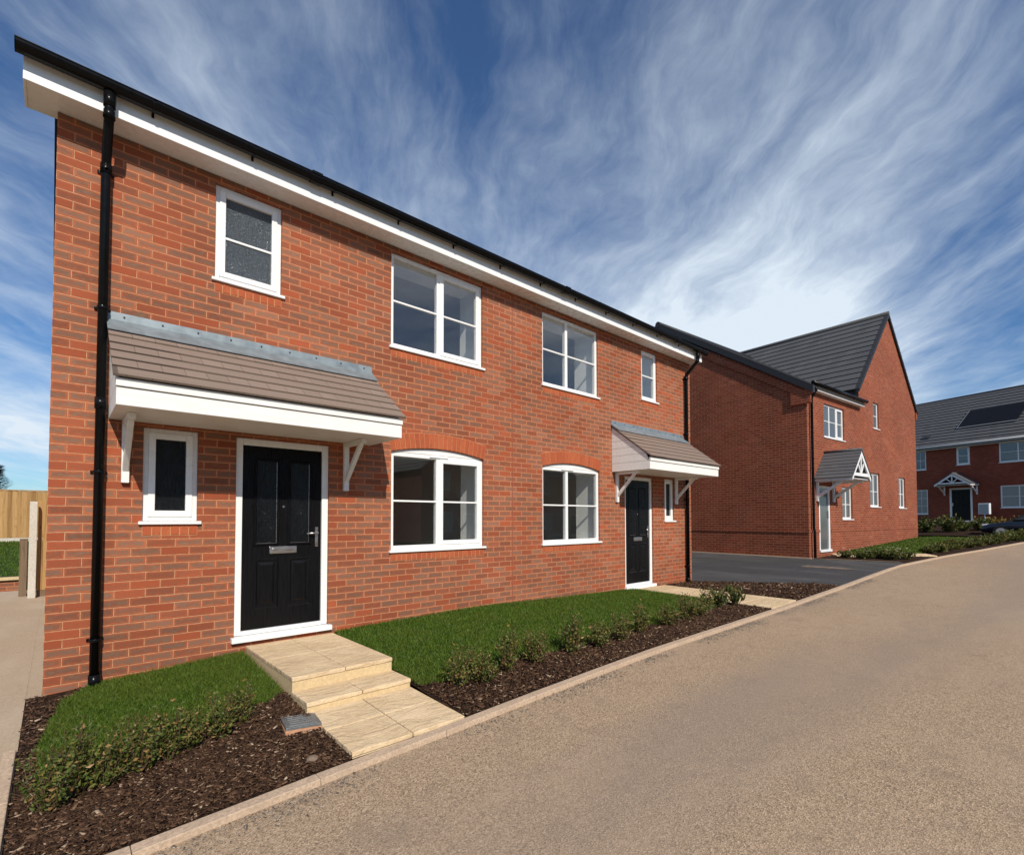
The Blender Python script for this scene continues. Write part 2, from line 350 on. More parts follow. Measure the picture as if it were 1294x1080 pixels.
def G(x, y):
    k = kz(x); w = np.interp(x, WZX, WZZ) + E
    t = np.clip((y - ky(x)) / (wy(x) - ky(x)), 0, 1)
    return k + t*(w - k)

def sheet(name, rows, mat, dz=0., zf=G, uvs=None, loop=None):
    """rows: list of rows of (x, y); a grid sheet laid on the terrain"""
    mb = MB(); n = len(rows[0])
    for r in rows:
        for x, y in r: mb.v.append((x, y, float(zf(x, y)) + dz))
    for j in range(len(rows)-1):
        for i in range(n-1):
            mb.f.append((j*n+i, j*n+i+1, (j+1)*n+i+1, (j+1)*n+i)); mb.sm.append(True)
    o = mb.build(name, mat); 
    return o
def strip(xs, ya, yb, n):
    return [[(x, ya(x) + (yb(x)-ya(x))*j/n) for x in xs] for j in range(n+1)]

# big ground to the horizon
xs = sorted(set([-600,-300,-150,-80,-50,-30] + list(np.arange(-20, 60.1, 1.0)) + [70,80,110,180,350,600]))
ys = sorted(set([-600,-300,-150,-80,-50,-30,-20,-14,-10] + list(np.arange(-8, 12.1, .5)) + [15,20,30,50,80,150,300,600]))
tag(sheet('ground', [[(x, y) for x in xs] for y in ys], M['ground'], -.13), kind='structure')
# road: everything on the street side of the kerb
RX = [-40,-20,-10,-6,-4,-2,-1] + list(np.arange(0, 48.1, .75)) + [52,58,66]
tag(sheet('road', strip(RX, lambda x: -11.5 - max(0, x-20)*.25, lambda x: ky(x)-.02, 10), M['road'], -.035, lambda x, y: kz(x) - .025*max(0, ky(x)-.1-y)*.3), kind='structure')
# kerb edging: real upstand, in about 0.9 m lengths
mb = MB(); x = -.55
def kerb_piece(x0, x1):
    pts = []
    for x in (x0, x1):
        y = float(ky(x)); z = float(kz(x)); pts += [(x,y-.055,z-.12),(x,y+.03,z-.12),(x,y+.03,z+.004),(x,y-.055,z+.004)]
    i = len(mb.v); mb.v += pts
    for q in ((0,1,2,3),(7,6,5,4),(0,4,5,1),(1,5,6,2),(2,6,7,3),(3,7,4,0)): mb.f.append(tuple(i+k for k in q)); mb.sm.append(False)
while x < 44:
    kerb_piece(x+.0015, x+.9135); x += .915
tag(mb.build('kerb', M['kerbstone'], bevel=.004), kind='structure')

# ------------------------------------------------------------------ window / door builders (local facade: y = 0, outside is -y)
FR = .052
def window(parent, x0, x1, z0, z1, mull=(), sash=(), bars=(.5,), vbars=(), arch=0, mat='upvc', gl='glass', yf=.035, vent=True, sillw=.03, fr=FR, name='window', sill=True, label=None):
    zs = z0 + (.032 if sill else 0)
    f = MB(); d = .07
    f.box(x0, x0+fr, yf, yf+d, zs, z1); f.box(x1-fr, x1, yf, yf+d, zs, z1)
    f.box(x0+fr, x1-fr, yf, yf+d, zs, zs+fr); f.box(x0+fr, x1-fr, yf, yf+d, z1-fr, z1)
    edges = [x0+fr] + [q for m in mull for q in (m-.028, m+.028)] + [x1-fr]
    for m in mull: f.box(m-.028, m+.028, yf, yf+d, zs+fr, z1-fr)
    if arch:
        n = 16; top = [(x0+(x1-x0)*k/n, z1+.003+arch*(1-(2*k/n-1)**2)) for k in range(n+1)]
        f.prism([(x0, yf-.004, z1+.002)] + [(a, yf-.004, b) for a, b in top[1:-1]] + [(x1, yf-.004, z1+.002)], (0, .06, 0))
    w = f.build(name, M[mat], parent, bevel=.005)
    if label: w['label'] = label
    for k in range(len(edges)//2):
        a, b = edges[2*k], edges[2*k+1]; c, e = zs+fr, z1-fr; ys = yf+.012
        if k in sash:
            s = MB(); q = .048; yo = yf-.012
            s.box(a-.008, a+q, yo, yo+.06, c-.008, e+.008); s.box(b-q, b+.008, yo, yo+.06, c-.008, e+.008)
            s.box(a+q, b-q, yo, yo+.06, c-.008, c+q); s.box(a+q, b-q, yo, yo+.06, e-q, e+.008)
            s.build('sash', M[mat], w, bevel=.005); a, b, c, e = a+q, b-q, c+q, e-q
        g = MB()
        for t in bars: zz = c+(e-c)*t; g.box(a-.004, b+.004, ys-.006, ys+.03, zz-.0115, zz+.0115)
        for t in vbars: xx = a+(b-a)*t; g.box(xx-.0105, xx+.0105, ys-.004, ys+.028, c-.004, e+.004)
        if bars or vbars: g.build('glazing_bar', M[mat], w, bevel=.003)
        p = MB(); p.box(a-.006, b+.006, ys+.008, ys+.014, c-.006, e+.006); p.build('pane', M[gl], w)
    if sill:
        s = MB(); s.box(x0-sillw, x1+sillw, -.032, yf+.02, z0, z0+.03); s.build('sill', M[mat], w, bevel=.005)
    if vent and mull:
        v = MB(); c = mull[0]; v.box(c-.14, c+.16, yf-.018, yf+.001, z1-.033, z1-.012); v.build('vent', M[mat], w, bevel=.003)
    return w

def moulding(mb, x0, x1, z0, z1, y, w, d):
    rings = [(0, 0), (w*.35, d), (w*.65, d), (w, 0)]
    loops = []
    for off, h in rings:
        i = len(mb.v); mb.v += [(x0+off,y-h,z0+off),(x1-off,y-h,z0+off),(x1-off,y-h,z1-off),(x0+off,y-h,z1-off)]; loops.append(i)
    for a, b in zip(loops, loops[1:]):
        for k in range(4):
            l = (k+1) % 4; mb.f.append((a+k, a+l, b+l, b+k)); mb.sm.append(False)

def door(parent, x0, x1, z0, z1, handle_right=True):
    f = MB(); t = .07; yf = .03
    f.box(x0, x0+t, yf, yf+.08, z0+.06, z1); f.box(x1-t, x1, yf, yf+.08, z0+.06, z1); f.box(x0+t, x1-t, yf, yf+.08, z1-t, z1)
    fr = f.build('door', M['upvc'], parent, bevel=.006)
    s = MB(); s.box(x0-.03, x1+.03, -.055, yf+.03, z0, z0+.055); s.build('threshold', M['upvc'], fr, bevel=.006)
    s = MB(); s.box(x0+t, x1-t, yf-.004, yf+.05, z0+.058, z0+.10); s.build('weather_bar', M['upvc_far'], fr, bevel=.004)
    a, b, c, e = x0+t+.004, x1-t-.004, z0+.104, z1-t-.004; yl = yf+.022
    L = MB(); L.box(a, b, yl, yl+.05, c, e)
    W = b-a; H = e-c; cx = (a+b)/2
    pw = W*.27; px = [(a+W*.155, a+W*.155+pw), (b-W*.155-pw, b-W*.155)]
    gz0, gz1, bz0, bz1 = c+H*.46, e-H*.075, c+H*.105, c+H*.385
    for p0, p1 in px:
        moulding(L, p0-.02, p1+.02, gz0-.02, gz1+.02, yl, .034, .016)
        moulding(L, p0-.015, p1+.015, bz0, bz1, yl, .04, .012)
        i = len(L.v); m_ = .045   # raised field
        L.v += [(p0+m_-.015,yl,bz0+m_),(p1-m_+.015,yl,bz0+m_),(p1-m_+.015,yl,bz1-m_),(p0+m_-.015,yl,bz1-m_)]
        q = m_+.02
        L.v += [(p0+q-.015,yl-.012,bz0+q+.01),(p1-q+.015,yl-.012,bz0+q+.01),(p1-q+.015,yl-.012,bz1-q-.01),(p0+q-.015,yl-.012,bz1-q-.01)]
        for k in range(4): l = (k+1) % 4; L.f.append((i+k,i+l,i+4+l,i+4+k)); L.sm.append(False)
        L.f.append((i+4,i+5,i+6,i+7)); L.sm.append(False)
    L.build('leaf', M['door_black'], fr)
    for p0, p1 in px:
        g = MB(); g.box(p0+.012, p1-.012, yl-.004, yl+.004, gz0+.012, gz1-.012); g.build('glazed_panel', M['glass_rib'], fr)
        g = MB(); g.box(p1-.014, p1-.006, yl-.006, yl+.002, gz0+.012, gz1-.012); g.box(p0+.01, p1-.014, yl-.006, yl+.002, gz0+.004, gz0+.012); g.build('glazing_bead', M['steel'], fr)
    lb = MB(); zc = c+H*.425; lb.box(cx-.14, cx+.14, yl-.014, yl-.001, zc-.035, zc+.04); lb.box(cx-.115, cx+.115, yl-.02, yl-.013, zc-.018, zc+.022); lb.build('letterbox', M['steel'], fr, bevel=.004)
    sp = MB(); sp.tube([(cx, yl-.006, c+H*.67), (cx, yl+.001, c+H*.67)], .012, 12); sp.build('spyhole', M['steel'], fr)
    hx = b-.05 if handle_right else a+.05; sg = -1 if handle_right else 1; hz = c+H*.50
    h = MB(); h.box(hx-.016, hx+.016, yl-.010, yl-.001, hz-.12, hz+.10); h.tube([(hx, yl-.005, hz+.035), (hx, yl-.05, hz+.035), (hx+sg*.02, yl-.056, hz+.035), (hx+sg*.125, yl-.056, hz+.03)], .009, 8)
    h.tube([(hx, yl-.016, hz-.06), (hx, yl-.002, hz-.06)], .011, 10); h.build('handle', M['steel'], fr)
    return fr

def front_wall(x0, x1, z0, z1, openings, depth=.10):
    """brick face with openings (a, b, c, d, arch) and brick reveals"""
    mb = MB()
    X = sorted({x0, x1} | {q for o in openings for q in o[:2]}); Zs = sorted({z0, z1} | {q for o in openings for q in (o[2], o[3]+o[4])})
    for i in range(len(X)-1):
        for j in range(len(Zs)-1):
            cx, cz = (X[i]+X[i+1])/2, (Zs[j]+Zs[j+1])/2
            if any(o[0] < cx < o[1] and o[2] < cz < o[3]+o[4] for o in openings): continue
            mb.face([(X[i],0,Zs[j]),(X[i+1],0,Zs[j]),(X[i+1],0,Zs[j+1]),(X[i],0,Zs[j+1])])
    for a, b, c, d, ar in openings:
        mb.face([(a,0,c),(a,depth,c),(a,depth,d),(a,0,d)]); mb.face([(b,0,d),(b,depth,d),(b,depth,c),(b,0,c)])
        mb.face([(a,0,c),(b,0,c),(b,depth,c),(a,depth,c)])
        if not ar: mb.face([(a,depth,d),(b,depth,d),(b,0,d),(a,0,d)])
        else:
            n = 16; cv = [(a+(b-a)*k/n, d+ar*(1-(2*k/n-1)**2)) for k in range(n+1)]
            for (p, q), (r, s) in zip(cv, cv[1:]):
                mb.face([(p,0,q),(r,0,s),(r,0,d+ar),(p,0,d+ar)]) if q < d+ar-1e-6 or s < d+ar-1e-6 else None
                mb.face([(p,depth,q),(r,depth,s),(r,0,s),(p,0,q)])
    return mb

def reveals(openings, y0=.105, y1=.56):
    mb = MB()
    for a, b, c, d, ar in openings:
        g = .002
        mb.face([(a-g,y0,c-g),(a-g,y1,c-g),(a-g,y1,d+g),(a-g,y0,d+g)]); mb.face([(b+g,y0,c-g),(b+g,y1,c-g),(b+g,y1,d+g),(b+g,y0,d+g)])
        mb.face([(a-g,y0,c-g),(b+g,y0,c-g),(b+g,y1,c-g),(a-g,y1,c-g)]); mb.face([(a-g,y0,d+g),(b+g,y0,d+g),(b+g,y1,d+g),(a-g,y1,d+g)])
    return mb

def inner_skin(x0, x1, z0, z1, openings, y):
    mb = MB(); X = sorted({x0, x1} | {q for o in openings for q in o[:2]}); Zs = sorted({z0, z1} | {q for o in openings for q in o[2:4]})
    for i in range(len(X)-1):
        for j in range(len(Zs)-1):
            cx, cz = (X[i]+X[i+1])/2, (Zs[j]+Zs[j+1])/2
            if any(o[0] < cx < o[1] and o[2] < cz < o[3] for o in openings): continue
            mb.face([(X[i],y,Zs[j]),(X[i+1],y,Zs[j]),(X[i+1],y,Zs[j+1]),(X[i],y,Zs[j+1])])
    return mb

def soldier(parent, x0, x1, ztop, h=.103, course='sill_course'):
    """bricks on edge under a sill: single cut bricks over a mortar bed"""
    m = MB(); m.box(x0, x1, -.001, .01, ztop-h, ztop); bed = m.build(course, M['mortar'], parent)
    k = MB(); n = max(2, round((x1-x0)/.075)); w = (x1-x0)/n
    for i in range(n): 
        r = random.uniform(-.001, .0015); k.box(x0+i*w+.005, x0+(i+1)*w-.005, -.006+r, .005, ztop-h+.008, ztop-.004)
    k.build('bricks', M['cut_brick'], bed, bevel=.002)

def arch_ring(parent, x0, x1, zs, rise, h=.205):
    n = max(8, round((x1-x0+.1)/.0755)); hw = (x1-x0)/2; Rr = (hw*hw+rise*rise)/(2*rise); cx = (x0+x1)/2; cz = zs+rise-Rr; th = math.asin(hw/Rr)
    P = lambda t, r: (cx+r*math.sin(t), cz+r*math.cos(t))
    m = MB()
    for i in range(24):
        a, b = -th+2*th*i/24, -th+2*th*(i+1)/24
        q = [P(a,Rr+.001),P(b,Rr+.001),P(b,Rr+h),P(a,Rr+h)]; m.face([(u,-.002,v) for u, v in q])
        m.face([(q[3][0],-.002,q[3][1]),(q[2][0],-.002,q[2][1]),(q[2][0],.01,q[2][1]),(q[3][0],.01,q[3][1])])
    bed = m.build('arch', M['mortar'], parent); k = MB()
    for i in range(n):
        a, b = -th+2*th*i/n, -th+2*th*(i+1)/n; g = .0045/Rr; dz = random.uniform(-.0008,.001)
        q = [P(a+g,Rr+.002),P(b-g,Rr+.002),P(b-g*.8,Rr+h-.006),P(a+g*.8,Rr+h-.006)]
        k.prism([(u,-.007+dz,v) for u, v in q], (0,.014,0))
    k.build('bricks', M['cut_brick'], bed, bevel=.002)

def slope_tiles(mb, p0, p1, up, rows, t=.02, over=.0, vs=None):
    """stepped courses between lower edge p0-p1 and p0+up"""
    p0, p1, up = Vector(p0), Vector(p1), Vector(up); ax = (p1-p0); n = ax.cross(up).normalized()
    if n.z < 0: n = -n
    for r in range(rows):
        a = up*(r/rows); b = up*((r+1)/rows)
        q = [p0+a+n*t, p1+a+n*t, p1+b+n*.004, p0+b+n*.004]; L = ax.length; S = up.length; o = (r % 2)*.0
        mb.face(q, uv=[(0+r*.0825, S*r/rows), (L+r*.0825, S*r/rows), (L+r*.0825, S*(r+1)/rows-.001), (r*.0825, S*(r+1)/rows-.001)])
        mb.face([p0+a-n*.004, p1+a-n*.004, p1+a+n*t, p0+a+n*t], uv=[(r*.0825,0),(L+r*.0825,0),(L+r*.0825,.01),(r*.0825,.01)])
        for e in (p0, p1): mb.face([e+a-n*.004, e+a+n*t, e+b+n*.004, e+b-n*.004])
    mb.face([p0-n*.004, p1-n*.004, p1+up-n*.004, p0+up-n*.004])

def gutter_profile(yb, z):       # half round, back edge at yb, top at z
    r = .065; out = [(yb-.008, z)]
    for k in range(11): a = math.pi*k/10; out.append((yb-.008-r+r*math.cos(a), z-r*math.sin(a)*1.05))
    out += [(yb-.008-2*r-.006, z), (yb-.008-2*r-.006, z+.006), (yb-.008-2*r+.004, z+.006)]
    return out

# ================================================================== MAIN HOUSE (a pair under one roof)
HB = E - 1.46
house = empty('semi_detached_house', (0,0,HB), label='nearest two storey red brick house pair with two black front doors and white windows', cat='house')
WX, WZ, DEPTH = 10.59, 4.93, 8.4
WINS = dict(bath=(1.19,1.83,3.85,4.855), ff1=(3.15,4.63,3.615,4.855), gf1=(3.165,4.65,1.035,2.312), ff2=(5.87,7.31,3.615,4.85), gf2=(5.866,7.337,1.025,2.31), ff3=(8.69,9.26,3.82,4.85), wc=(.64,1.078,1.41,2.31), wc2=(9.50,9.88,1.385,2.29))
D1 = (1.412,2.378,.206,2.30); D2 = (8.10,9.06,.10,2.28)
ops = [(*WINS[k], .083 if k.startswith('gf') else 0) for k in WINS] + [(*D1,0), (*D2,0)]
w = front_wall(0, WX, -.35, WZ, ops).build('wall', M['brick'], house); w['label'] = 'front wall of red brick with arched lintels'
sw = MB(); sw.face([(0,0,-.35),(0,DEPTH,-.35),(0,DEPTH,WZ),(0,DEPTH/2,WZ+2.3),(0,0,WZ)]); sw.build('side_wall', M['brick'], house)
sw = MB(); sw.face([(WX,0,-.35),(WX,DEPTH,-.35),(WX,DEPTH,WZ),(WX,DEPTH/2,WZ+2.3),(WX,0,WZ)]); sw.build('side_wall', M['brick'], house)
sw = MB(); sw.face([(0,DEPTH,-.35),(WX,DEPTH,-.35),(WX,DEPTH,WZ),(0,DEPTH,WZ)]); sw.build('rear_wall', M['brick'], house)
# movement joint between the two halves
mj = MB(); mj.box(5.207,5.219,-.003,.004,-.3,WZ); mj.build('movement_joint', plain('joint_sealant', (.30,.085,.045), .8), house)
# rooms behind the glass
ins = [(*WINS[k], 0) for k in WINS if k != 'wc' and k != 'wc2' and k != 'bath']
for i in ins: reveals([i]).build('window_reveal', M['plaster_white'], house)
sk = inner_skin(.25, WX-.25, 0, WZ, [i[:4]+(0,) for i in ins], .56); sk.build('inner_wall', M['plaster'], house)
rm = MB(); y1 = 4.2
for zf, zc in ((.10, 2.52), (2.78, 4.98)):
    for a, b in ((.26, 2.7), (2.8, 5.15), (5.3, 7.9), (8.0, WX-.26)):
        rm.face([(a,y1,zf),(b,y1,zf),(b,y1,zc),(a,y1,zc)]); rm.face([(a,.565,zf),(a,y1,zf),(a,y1,zc),(a,.565,zc)]); rm.face([(b,.565,zf),(b,y1,zf),(b,y1,zc),(b,.565,zc)]); rm.face([(a,.565,zc),(b,.565,zc),(b,y1,zc),(a,y1,zc)])
rm.build('room_walls', M['plaster'], house)
rf = MB(); rf.box(.26, WX-.26, .565, y1, .05, .09); rf.box(.26, WX-.26, .565, y1, 2.6, 2.77); rf.build('room_floor', M['floorboard'], house)

window(house, *WINS['bath'], sash=(0,), bars=(.46,), gl='glass_obs', vent=False, fr=.05)
window(house, *WINS['ff1'], mull=(3.888,), sash=(1,)); window(house, *WINS['ff2'], mull=(6.49,), sash=())
window(house, *WINS['gf1'], mull=(3.888,), sash=(1,), arch=.080); window(house, *WINS['gf2'], mull=(6.49,), sash=(), arch=.080)
window(house, *WINS['ff3'], sash=(), bars=(.5,), vent=False, fr=.075)
window(house, *WINS['wc'], sash=(0,), bars=(), gl='glass_rib', vent=False, fr=.05); window(house, *WINS['wc2'], sash=(0,), bars=(), gl='glass_rib', vent=False, fr=.05)
for k in WINS: soldier(house, WINS[k][0], WINS[k][1], WINS[k][2], .105)
for k in ('gf1', 'gf2'): arch_ring(house, WINS[k][0]-.0, WINS[k][1]+.0, WINS[k][3]+.002, .083)
door(house, *D1); door(house, *D2, handle_right=True)

# eaves: soffit, fascia, box ends, gutter, roof
SZ, SY = 4.935, -.27
s = MB(); s.box(-.20, WX+.05, SY+.02, .12, SZ, SZ+.012); s.build('soffit', M['upvc'], house)
s = MB(); s.box(-.205, WX+.055, SY, SY+.02, SZ-.012, SZ+.22); s.build('fascia', M['upvc'], house, bevel=.004)
for xa, xb in ((-.205, -.187), (WX+.037, WX+.055)):
    s = MB(); s.prism([(xa,SY+.02,SZ-.012),(xa,.10,SZ-.012),(xa,.10,SZ+.40),(xa,SY+.02,SZ+.22)], (xb-xa,0,0)); s.build('box_end', M['upvc'], house, bevel=.003)
pr = gutter_profile(SY, SZ+.20)
s = MB(); X0, X1 = -.25, WX+.12
inner = [(y*1.0, z) for y, z in pr]
for (a, b), (c, d) in zip(pr, pr[1:]): s.face([(X0,a,b),(X1,a,b),(X1,c,d),(X0,c,d)], smooth=True)
for xx in (X0, X1): s.prism([(xx, y, z) for y, z in pr[:12]], (.006,0,0))
s.build('gutter', M['black'], house)
s = MB()
k = MB()
x = .62
while x < WX:
    b = MB(); q = [(y, z-.007) for y, z in pr[1:13]]
    for (a, c), (d, e) in zip(q, q[1:]): b.face([(x,a,c),(x+.02,a,c),(x+.02,d,e),(x,d,e)], smooth=True); b.face([(x,a,c),(x,d,e),(x,d,e+.008),(x,a,c+.008)]); b.face([(x+.02,a,c),(x+.02,d,e),(x+.02,d,e+.008),(x+.02,a,c+.008)])
    b.box(x, x+.02, SY-.010, SY-.001, SZ+.115, SZ+.20); b.build('gutter_bracket', M['black'], house); x += .82
for x in (2.0, 6.0, 9.4):
    b = MB(); q = [(y-.0, z-.008) for y, z in pr[1:13]]
    for (a, c), (d, e) in zip(q, q[1:]): b.face([(x,a,c),(x+.11,a,c),(x+.11,d,e),(x,d,e)], smooth=True)
    b.box(x, x+.11, q[-1][0]-.003, q[-1][0]+.008, SZ+.19, SZ+.217); b.build('gutter_union', M['black'], house)
rise = math.tan(R_(29))
rt = MB(); up = (0, DEPTH/2+.36, (DEPTH/2+.36)*rise); slope_tiles(rt, (-.07,-.36,SZ+.20), (WX+.07,-.36,SZ+.20), up, 15, .025)
up = (0, -(DEPTH/2+.36), (DEPTH/2+.36)*rise); slope_tiles(rt, (-.07,DEPTH+.36,SZ+.20), (WX+.07,DEPTH+.36,SZ+.20), up, 15, .025)
rt.build('roof', M['tile_grey'], house)
for xa in (-.085, WX+.045):
    b = MB()
    for sg in (1, -1):
        ya, yb = (-.235, DEPTH/2) if sg > 0 else (DEPTH+.235, DEPTH/2)
        za = SZ+.06; zb = za + (DEPTH/2+.235)*rise
        b.prism([(xa,ya,za),(xa,yb,zb),(xa,yb,zb+.16),(xa,ya,za+.16)], (.04,0,0))
    b.build('verge', M['tile_black'], house)

def downpipe(parent, x, zbot, sgn=0, top=None, yo=SY-.07):
    pts = [(x,yo,SZ+.12),(x,yo,SZ-.02),(x,yo+.012,SZ-.06),(x+sgn*.0,-.075,SZ-.31),(x,-.06,SZ-.36),(x,-.06,zbot)]
    d = MB(); d.tube(pts, .036, 14); p = d.build('downpipe', M['black'], parent)
    for q in ([(x,yo,SZ+.12),(x,yo,SZ-.0)], [(x,-.06,SZ-.345),(x,-.06,SZ-.43)], [(x,yo+.005,SZ-.025),(x,yo+.02,SZ-.085)], [(x,-.06,2.42),(x,-.06,2.52)], [(x,-.06,zbot+.01),(x,-.06,zbot+.13)]):
        c = MB(); c.tube(q, .043, 14); c.build('pipe_socket', M['black'], p)
    for z in (SZ-.40, 3.31, 1.87, .42):
        b = MB(); b.tube([(x,-.06,z-.014),(x,-.06,z+.014)], .043, 14); b.box(x-.058,x+.058,-.016,-.001,z-.013,z+.013); b.box(x-.03,x+.03,-.06,-.001,z-.013,z+.013); b.build('pipe_clip', M['black'], p, bevel=.003)
downpipe(house, .325, 0.0); downpipe(house, 10.33, .05)

def canopy(parent, x0, x1, zt, zb, yd, label):
    """lean-to door canopy: tiles from the wall flashing down to the fascia"""
    zfb = zb-.215                                   # fascia bottom
    roof = MB(); up = (0, -yd+.0, zt-.10-zb); slope_tiles(roof, (x0,yd,zb), (x1,yd,zb), up, 7, .018)
    cn = roof.build('porch_canopy', M['tile_brown'], parent); cn['label'] = label
    f = MB(); sl = (zt-.10-zb)/(-yd); n = Vector((0,-sl,1)).normalized()
    a = Vector((0,-.165,zt-.10-.165*sl))+n*.022; b = Vector((0,-.004,zt-.085))
    f.prism([(x0-.004,a.y,a.z),(x0-.004,b.y,b.z+.0),(x0-.004,-.004,zt),(x0-.004,-.010,zt),(x0-.004,-.012,zt-.07),(x0-.004,a.y-.003,a.z+.006)], (x1-x0+.008,0,0))
    fl = f.build('flashing', M['lead'], cn)
    h = MB(); nn = 9
    for i in range(nn):
        xx = x0+.12+(x1-x0-.22)*i/(nn-1); h.tube([(xx,-.018,zt-.035),(xx,-.008,zt-.035)], .008, 8)
    h.build('rivet', M['black_hole'], fl)
    fa = MB(); yfc = yd+.045; fx0, fx1 = x0+.025, x1-.025
    fa.box(fx0, fx1, yfc, yfc+.02, zfb, zb-.075); fa.box(fx0-.004, fx1+.004, yfc-.016, yfc+.02, zb-.070, zb-.006)
    fa.build('fascia', M['paint'], cn, bevel=.004)
    so = MB(); so.box(fx0+.02, fx1-.02, yfc+.02, -.002, zfb+.004, zfb+.018); so.build('soffit', M['paint'], cn)
    for xa, xb in ((fx0, fx0+.02), (fx1-.02, fx1)):
        ch = MB(); nb = 5; z0 = zfb+.15
        ch.box(xa, xb, yfc+.02, -.002, zfb, z0-.004)
        ztop = lambda y: zb-.03 + (y-yd)*sl
        hh = (ztop(-.002)-z0)/nb
        for i in range(nb):
            za, zc = z0+i*hh, z0+(i+1)*hh-.004
            yA = max(yfc+.02, yd+(za-zb+.03)/sl); yB = max(yfc+.02, min(-.004, yd+(zc-zb+.03)/sl)); e = .004*(1 if xa > (x0+x1)/2 else -1)
            ch.prism([(xa,yA,za),(xa,-.002,za),(xa,-.002,zc),(xa,yB,zc)], (xb-xa,0,0))
        ch.build('side_cheek', M['paint'], cn, bevel=.002)
    for bx in (x0+.15, x1-.32):
        g = MB(); t = .058; zl = zfb-.56; yr = -.50
        g.box(bx-t/2, bx+t/2, -.052, -.002, zl, zfb+.002); g.box(bx-t/2, bx+t/2, yr, -.052, zfb-.05, zfb+.002)
        p, q = Vector((bx,-.052,zl+.10)), Vector((bx,yr+.05,zfb-.05)); d = (q-p); L = d.length; d.normalize(); n2 = Vector((0,d.z,-d.y))
        g.prism([(bx-t*.4, *(p+n2*.0)[1:]),(bx-t*.4, *(p+Vector((0,0,.075)))[1:]),(bx-t*.4, *(q+Vector((0,.065,0)))[1:]),(bx-t*.4, *q[1:])], (t*.8,0,0))
        g.build('bracket', M['paint'], cn, bevel=.005)
    return cn
canopy(house, .358, 2.885, 3.315, 2.56, -.84, 'wide grey brown tiled canopy over the near door')
canopy(house, 7.675, 10.25, 3.285, 2.54, -.86, 'grey brown tiled canopy over the far door')
# small wall fittings
for x, z in ((9.3,1.02),):
    v = MB(); v.box(x-.01,x+.01,-.008,.001,z-.02,z+.02); v.build('weep_vent', M['black_hole'], house)

# ================================================================== stone steps and paths
st = empty('entrance_steps', (0,0,HB), label='cream stone landing and steps leading up to the near black door', cat='steps')
def slabs(parent, name, x0, x1, y0, y1, z, t, nx, ny, mat='slab', gap=.006):
    for i in range(nx):
        for j in range(ny):
            m = MB(); a, b = x0+(x1-x0)*i/nx, x0+(x1-x0)*(i+1)/nx; c, d = y0+(y1-y0)*j/ny, y0+(y1-y0)*(j+1)/ny
            m.box(a+gap/2, b-gap/2, c+gap/2, d-gap/2, z-t, z); m.build(name, M[mat], parent, bevel=.006)
LX0, LX1 = 1.515, 2.43
m = MB(); m.box(LX0+.006, LX1-.006, -1.398, -.01, -.3, .125); m.build('riser', M['slab_plain'], st, bevel=.004)
slabs(st, 'slab', LX0, LX1, -1.41, -.008, .162, .036, 2, 2)
m = MB(); m.box(LX0+.006, LX1-.006, -1.733, -1.400, -.3, .01); m.build('riser', M['slab_plain'], st, bevel=.004)
slabs(st, 'slab', LX0, LX1, -1.745, -1.372, .045, .034, 2, 1)
# lower paving, sloping gently to the kerb
def pathz(x, y): return E - 1.487 + (y+1.7)*.033
mb = MB()
tag(sheet('path', strip([LX0-.0, LX1+.0], lambda x: -2.545, lambda x: -1.69, 1), M['soil'], -.03, pathz), kind='structure')
pv = empty('paving', (0,0,0), label='cream riven paving slabs at the foot of the steps beside the road kerb', cat='paving')
for i in range(2):
    for j in range(2):
        a, b = LX0+(LX1-LX0)*i/2+.004, LX0+(LX1-LX0)*(i+1)/2-.004; c, d = -2.545+.85*j/2+.004, -2.545+.85*(j+1)/2-.004
        m = MB(); v = [(a,c),(b,c),(b,d),(a,d)]; i0 = len(m.v)
        m.v += [(x,y,pathz(x,y)-.045) for x, y in v] + [(x,y,pathz(x,y)) for x, y in v]
        for q in ((0,3,2,1),(4,5,6,7),(0,1,5,4),(1,2,6,5),(2,3,7,6),(3,0,4,7)): m.f.append(q); m.sm.append(False)
        m.build('slab', M['slab'], pv, bevel=.005)
pf = empty('paving', (0,0,0), label='pale stone path from the far black door to the road', cat='paving')
for j in range(5):
    for i in range(2):
        y0, y1 = -2.54+2.5*j/5, -2.54+2.5*(j+1)/5; sh = lambda y: -.11*y*0
        a, b = 8.36+i*.52, 8.36+(i+1)*.52; m = MB(); v = [(a+.004,y0+.004),(b-.004,y0+.004),(b-.004,y1-.004),(a+.004,y1-.004)]
        m.v += [(x,y,float(G(x,y))-.03) for x, y in v] + [(x,y,float(G(x,y))+.016) for x, y in v]
        for q in ((0,3,2,1),(4,5,6,7),(0,1,5,4),(1,2,6,5),(2,3,7,6),(3,0,4,7)): m.f.append(q); m.sm.append(False)
        m.build('slab', M['slab'], pf, bevel=.004)
pn = MB(); v = [(17.3,-.86),(17.7,-1.55),(19.9,-2.62),(20.6,-2.82),(20.5,-2.62),(18.1,-1.3),(17.9,-.86)]
def flat(name, poly, mat, dz):
    m = MB(); m.face([(x, y, float(G(x,y))+dz) for x, y in poly]); return m.build(name, mat)

# ------------------------------------------------------------------ beds, lawns, drives
BX = list(np.arange(-.12, 8.3, .25)) + [8.36]
tag(sheet('mulch_bed', strip(list(np.arange(-.10, 1.52, .1)), lambda x: ky(x)+.03, lambda x: 0., 8), M['soil'], 0.), kind='structure')
tag(sheet('mulch_bed', strip(list(np.arange(2.42, 8.37, .27))+[8.37], lambda x: ky(x)+.03, lambda x: 0., 8), M['soil'], 0.), kind='structure')
tag(sheet('mulch_bed', [[(9.395,-2.55),(11.9,-2.55)],[(9.395,-1.3),(11.05,-1.3)],[(9.395,-.005),(10.58,-.005)]], M['soil'], .002), kind='structure')
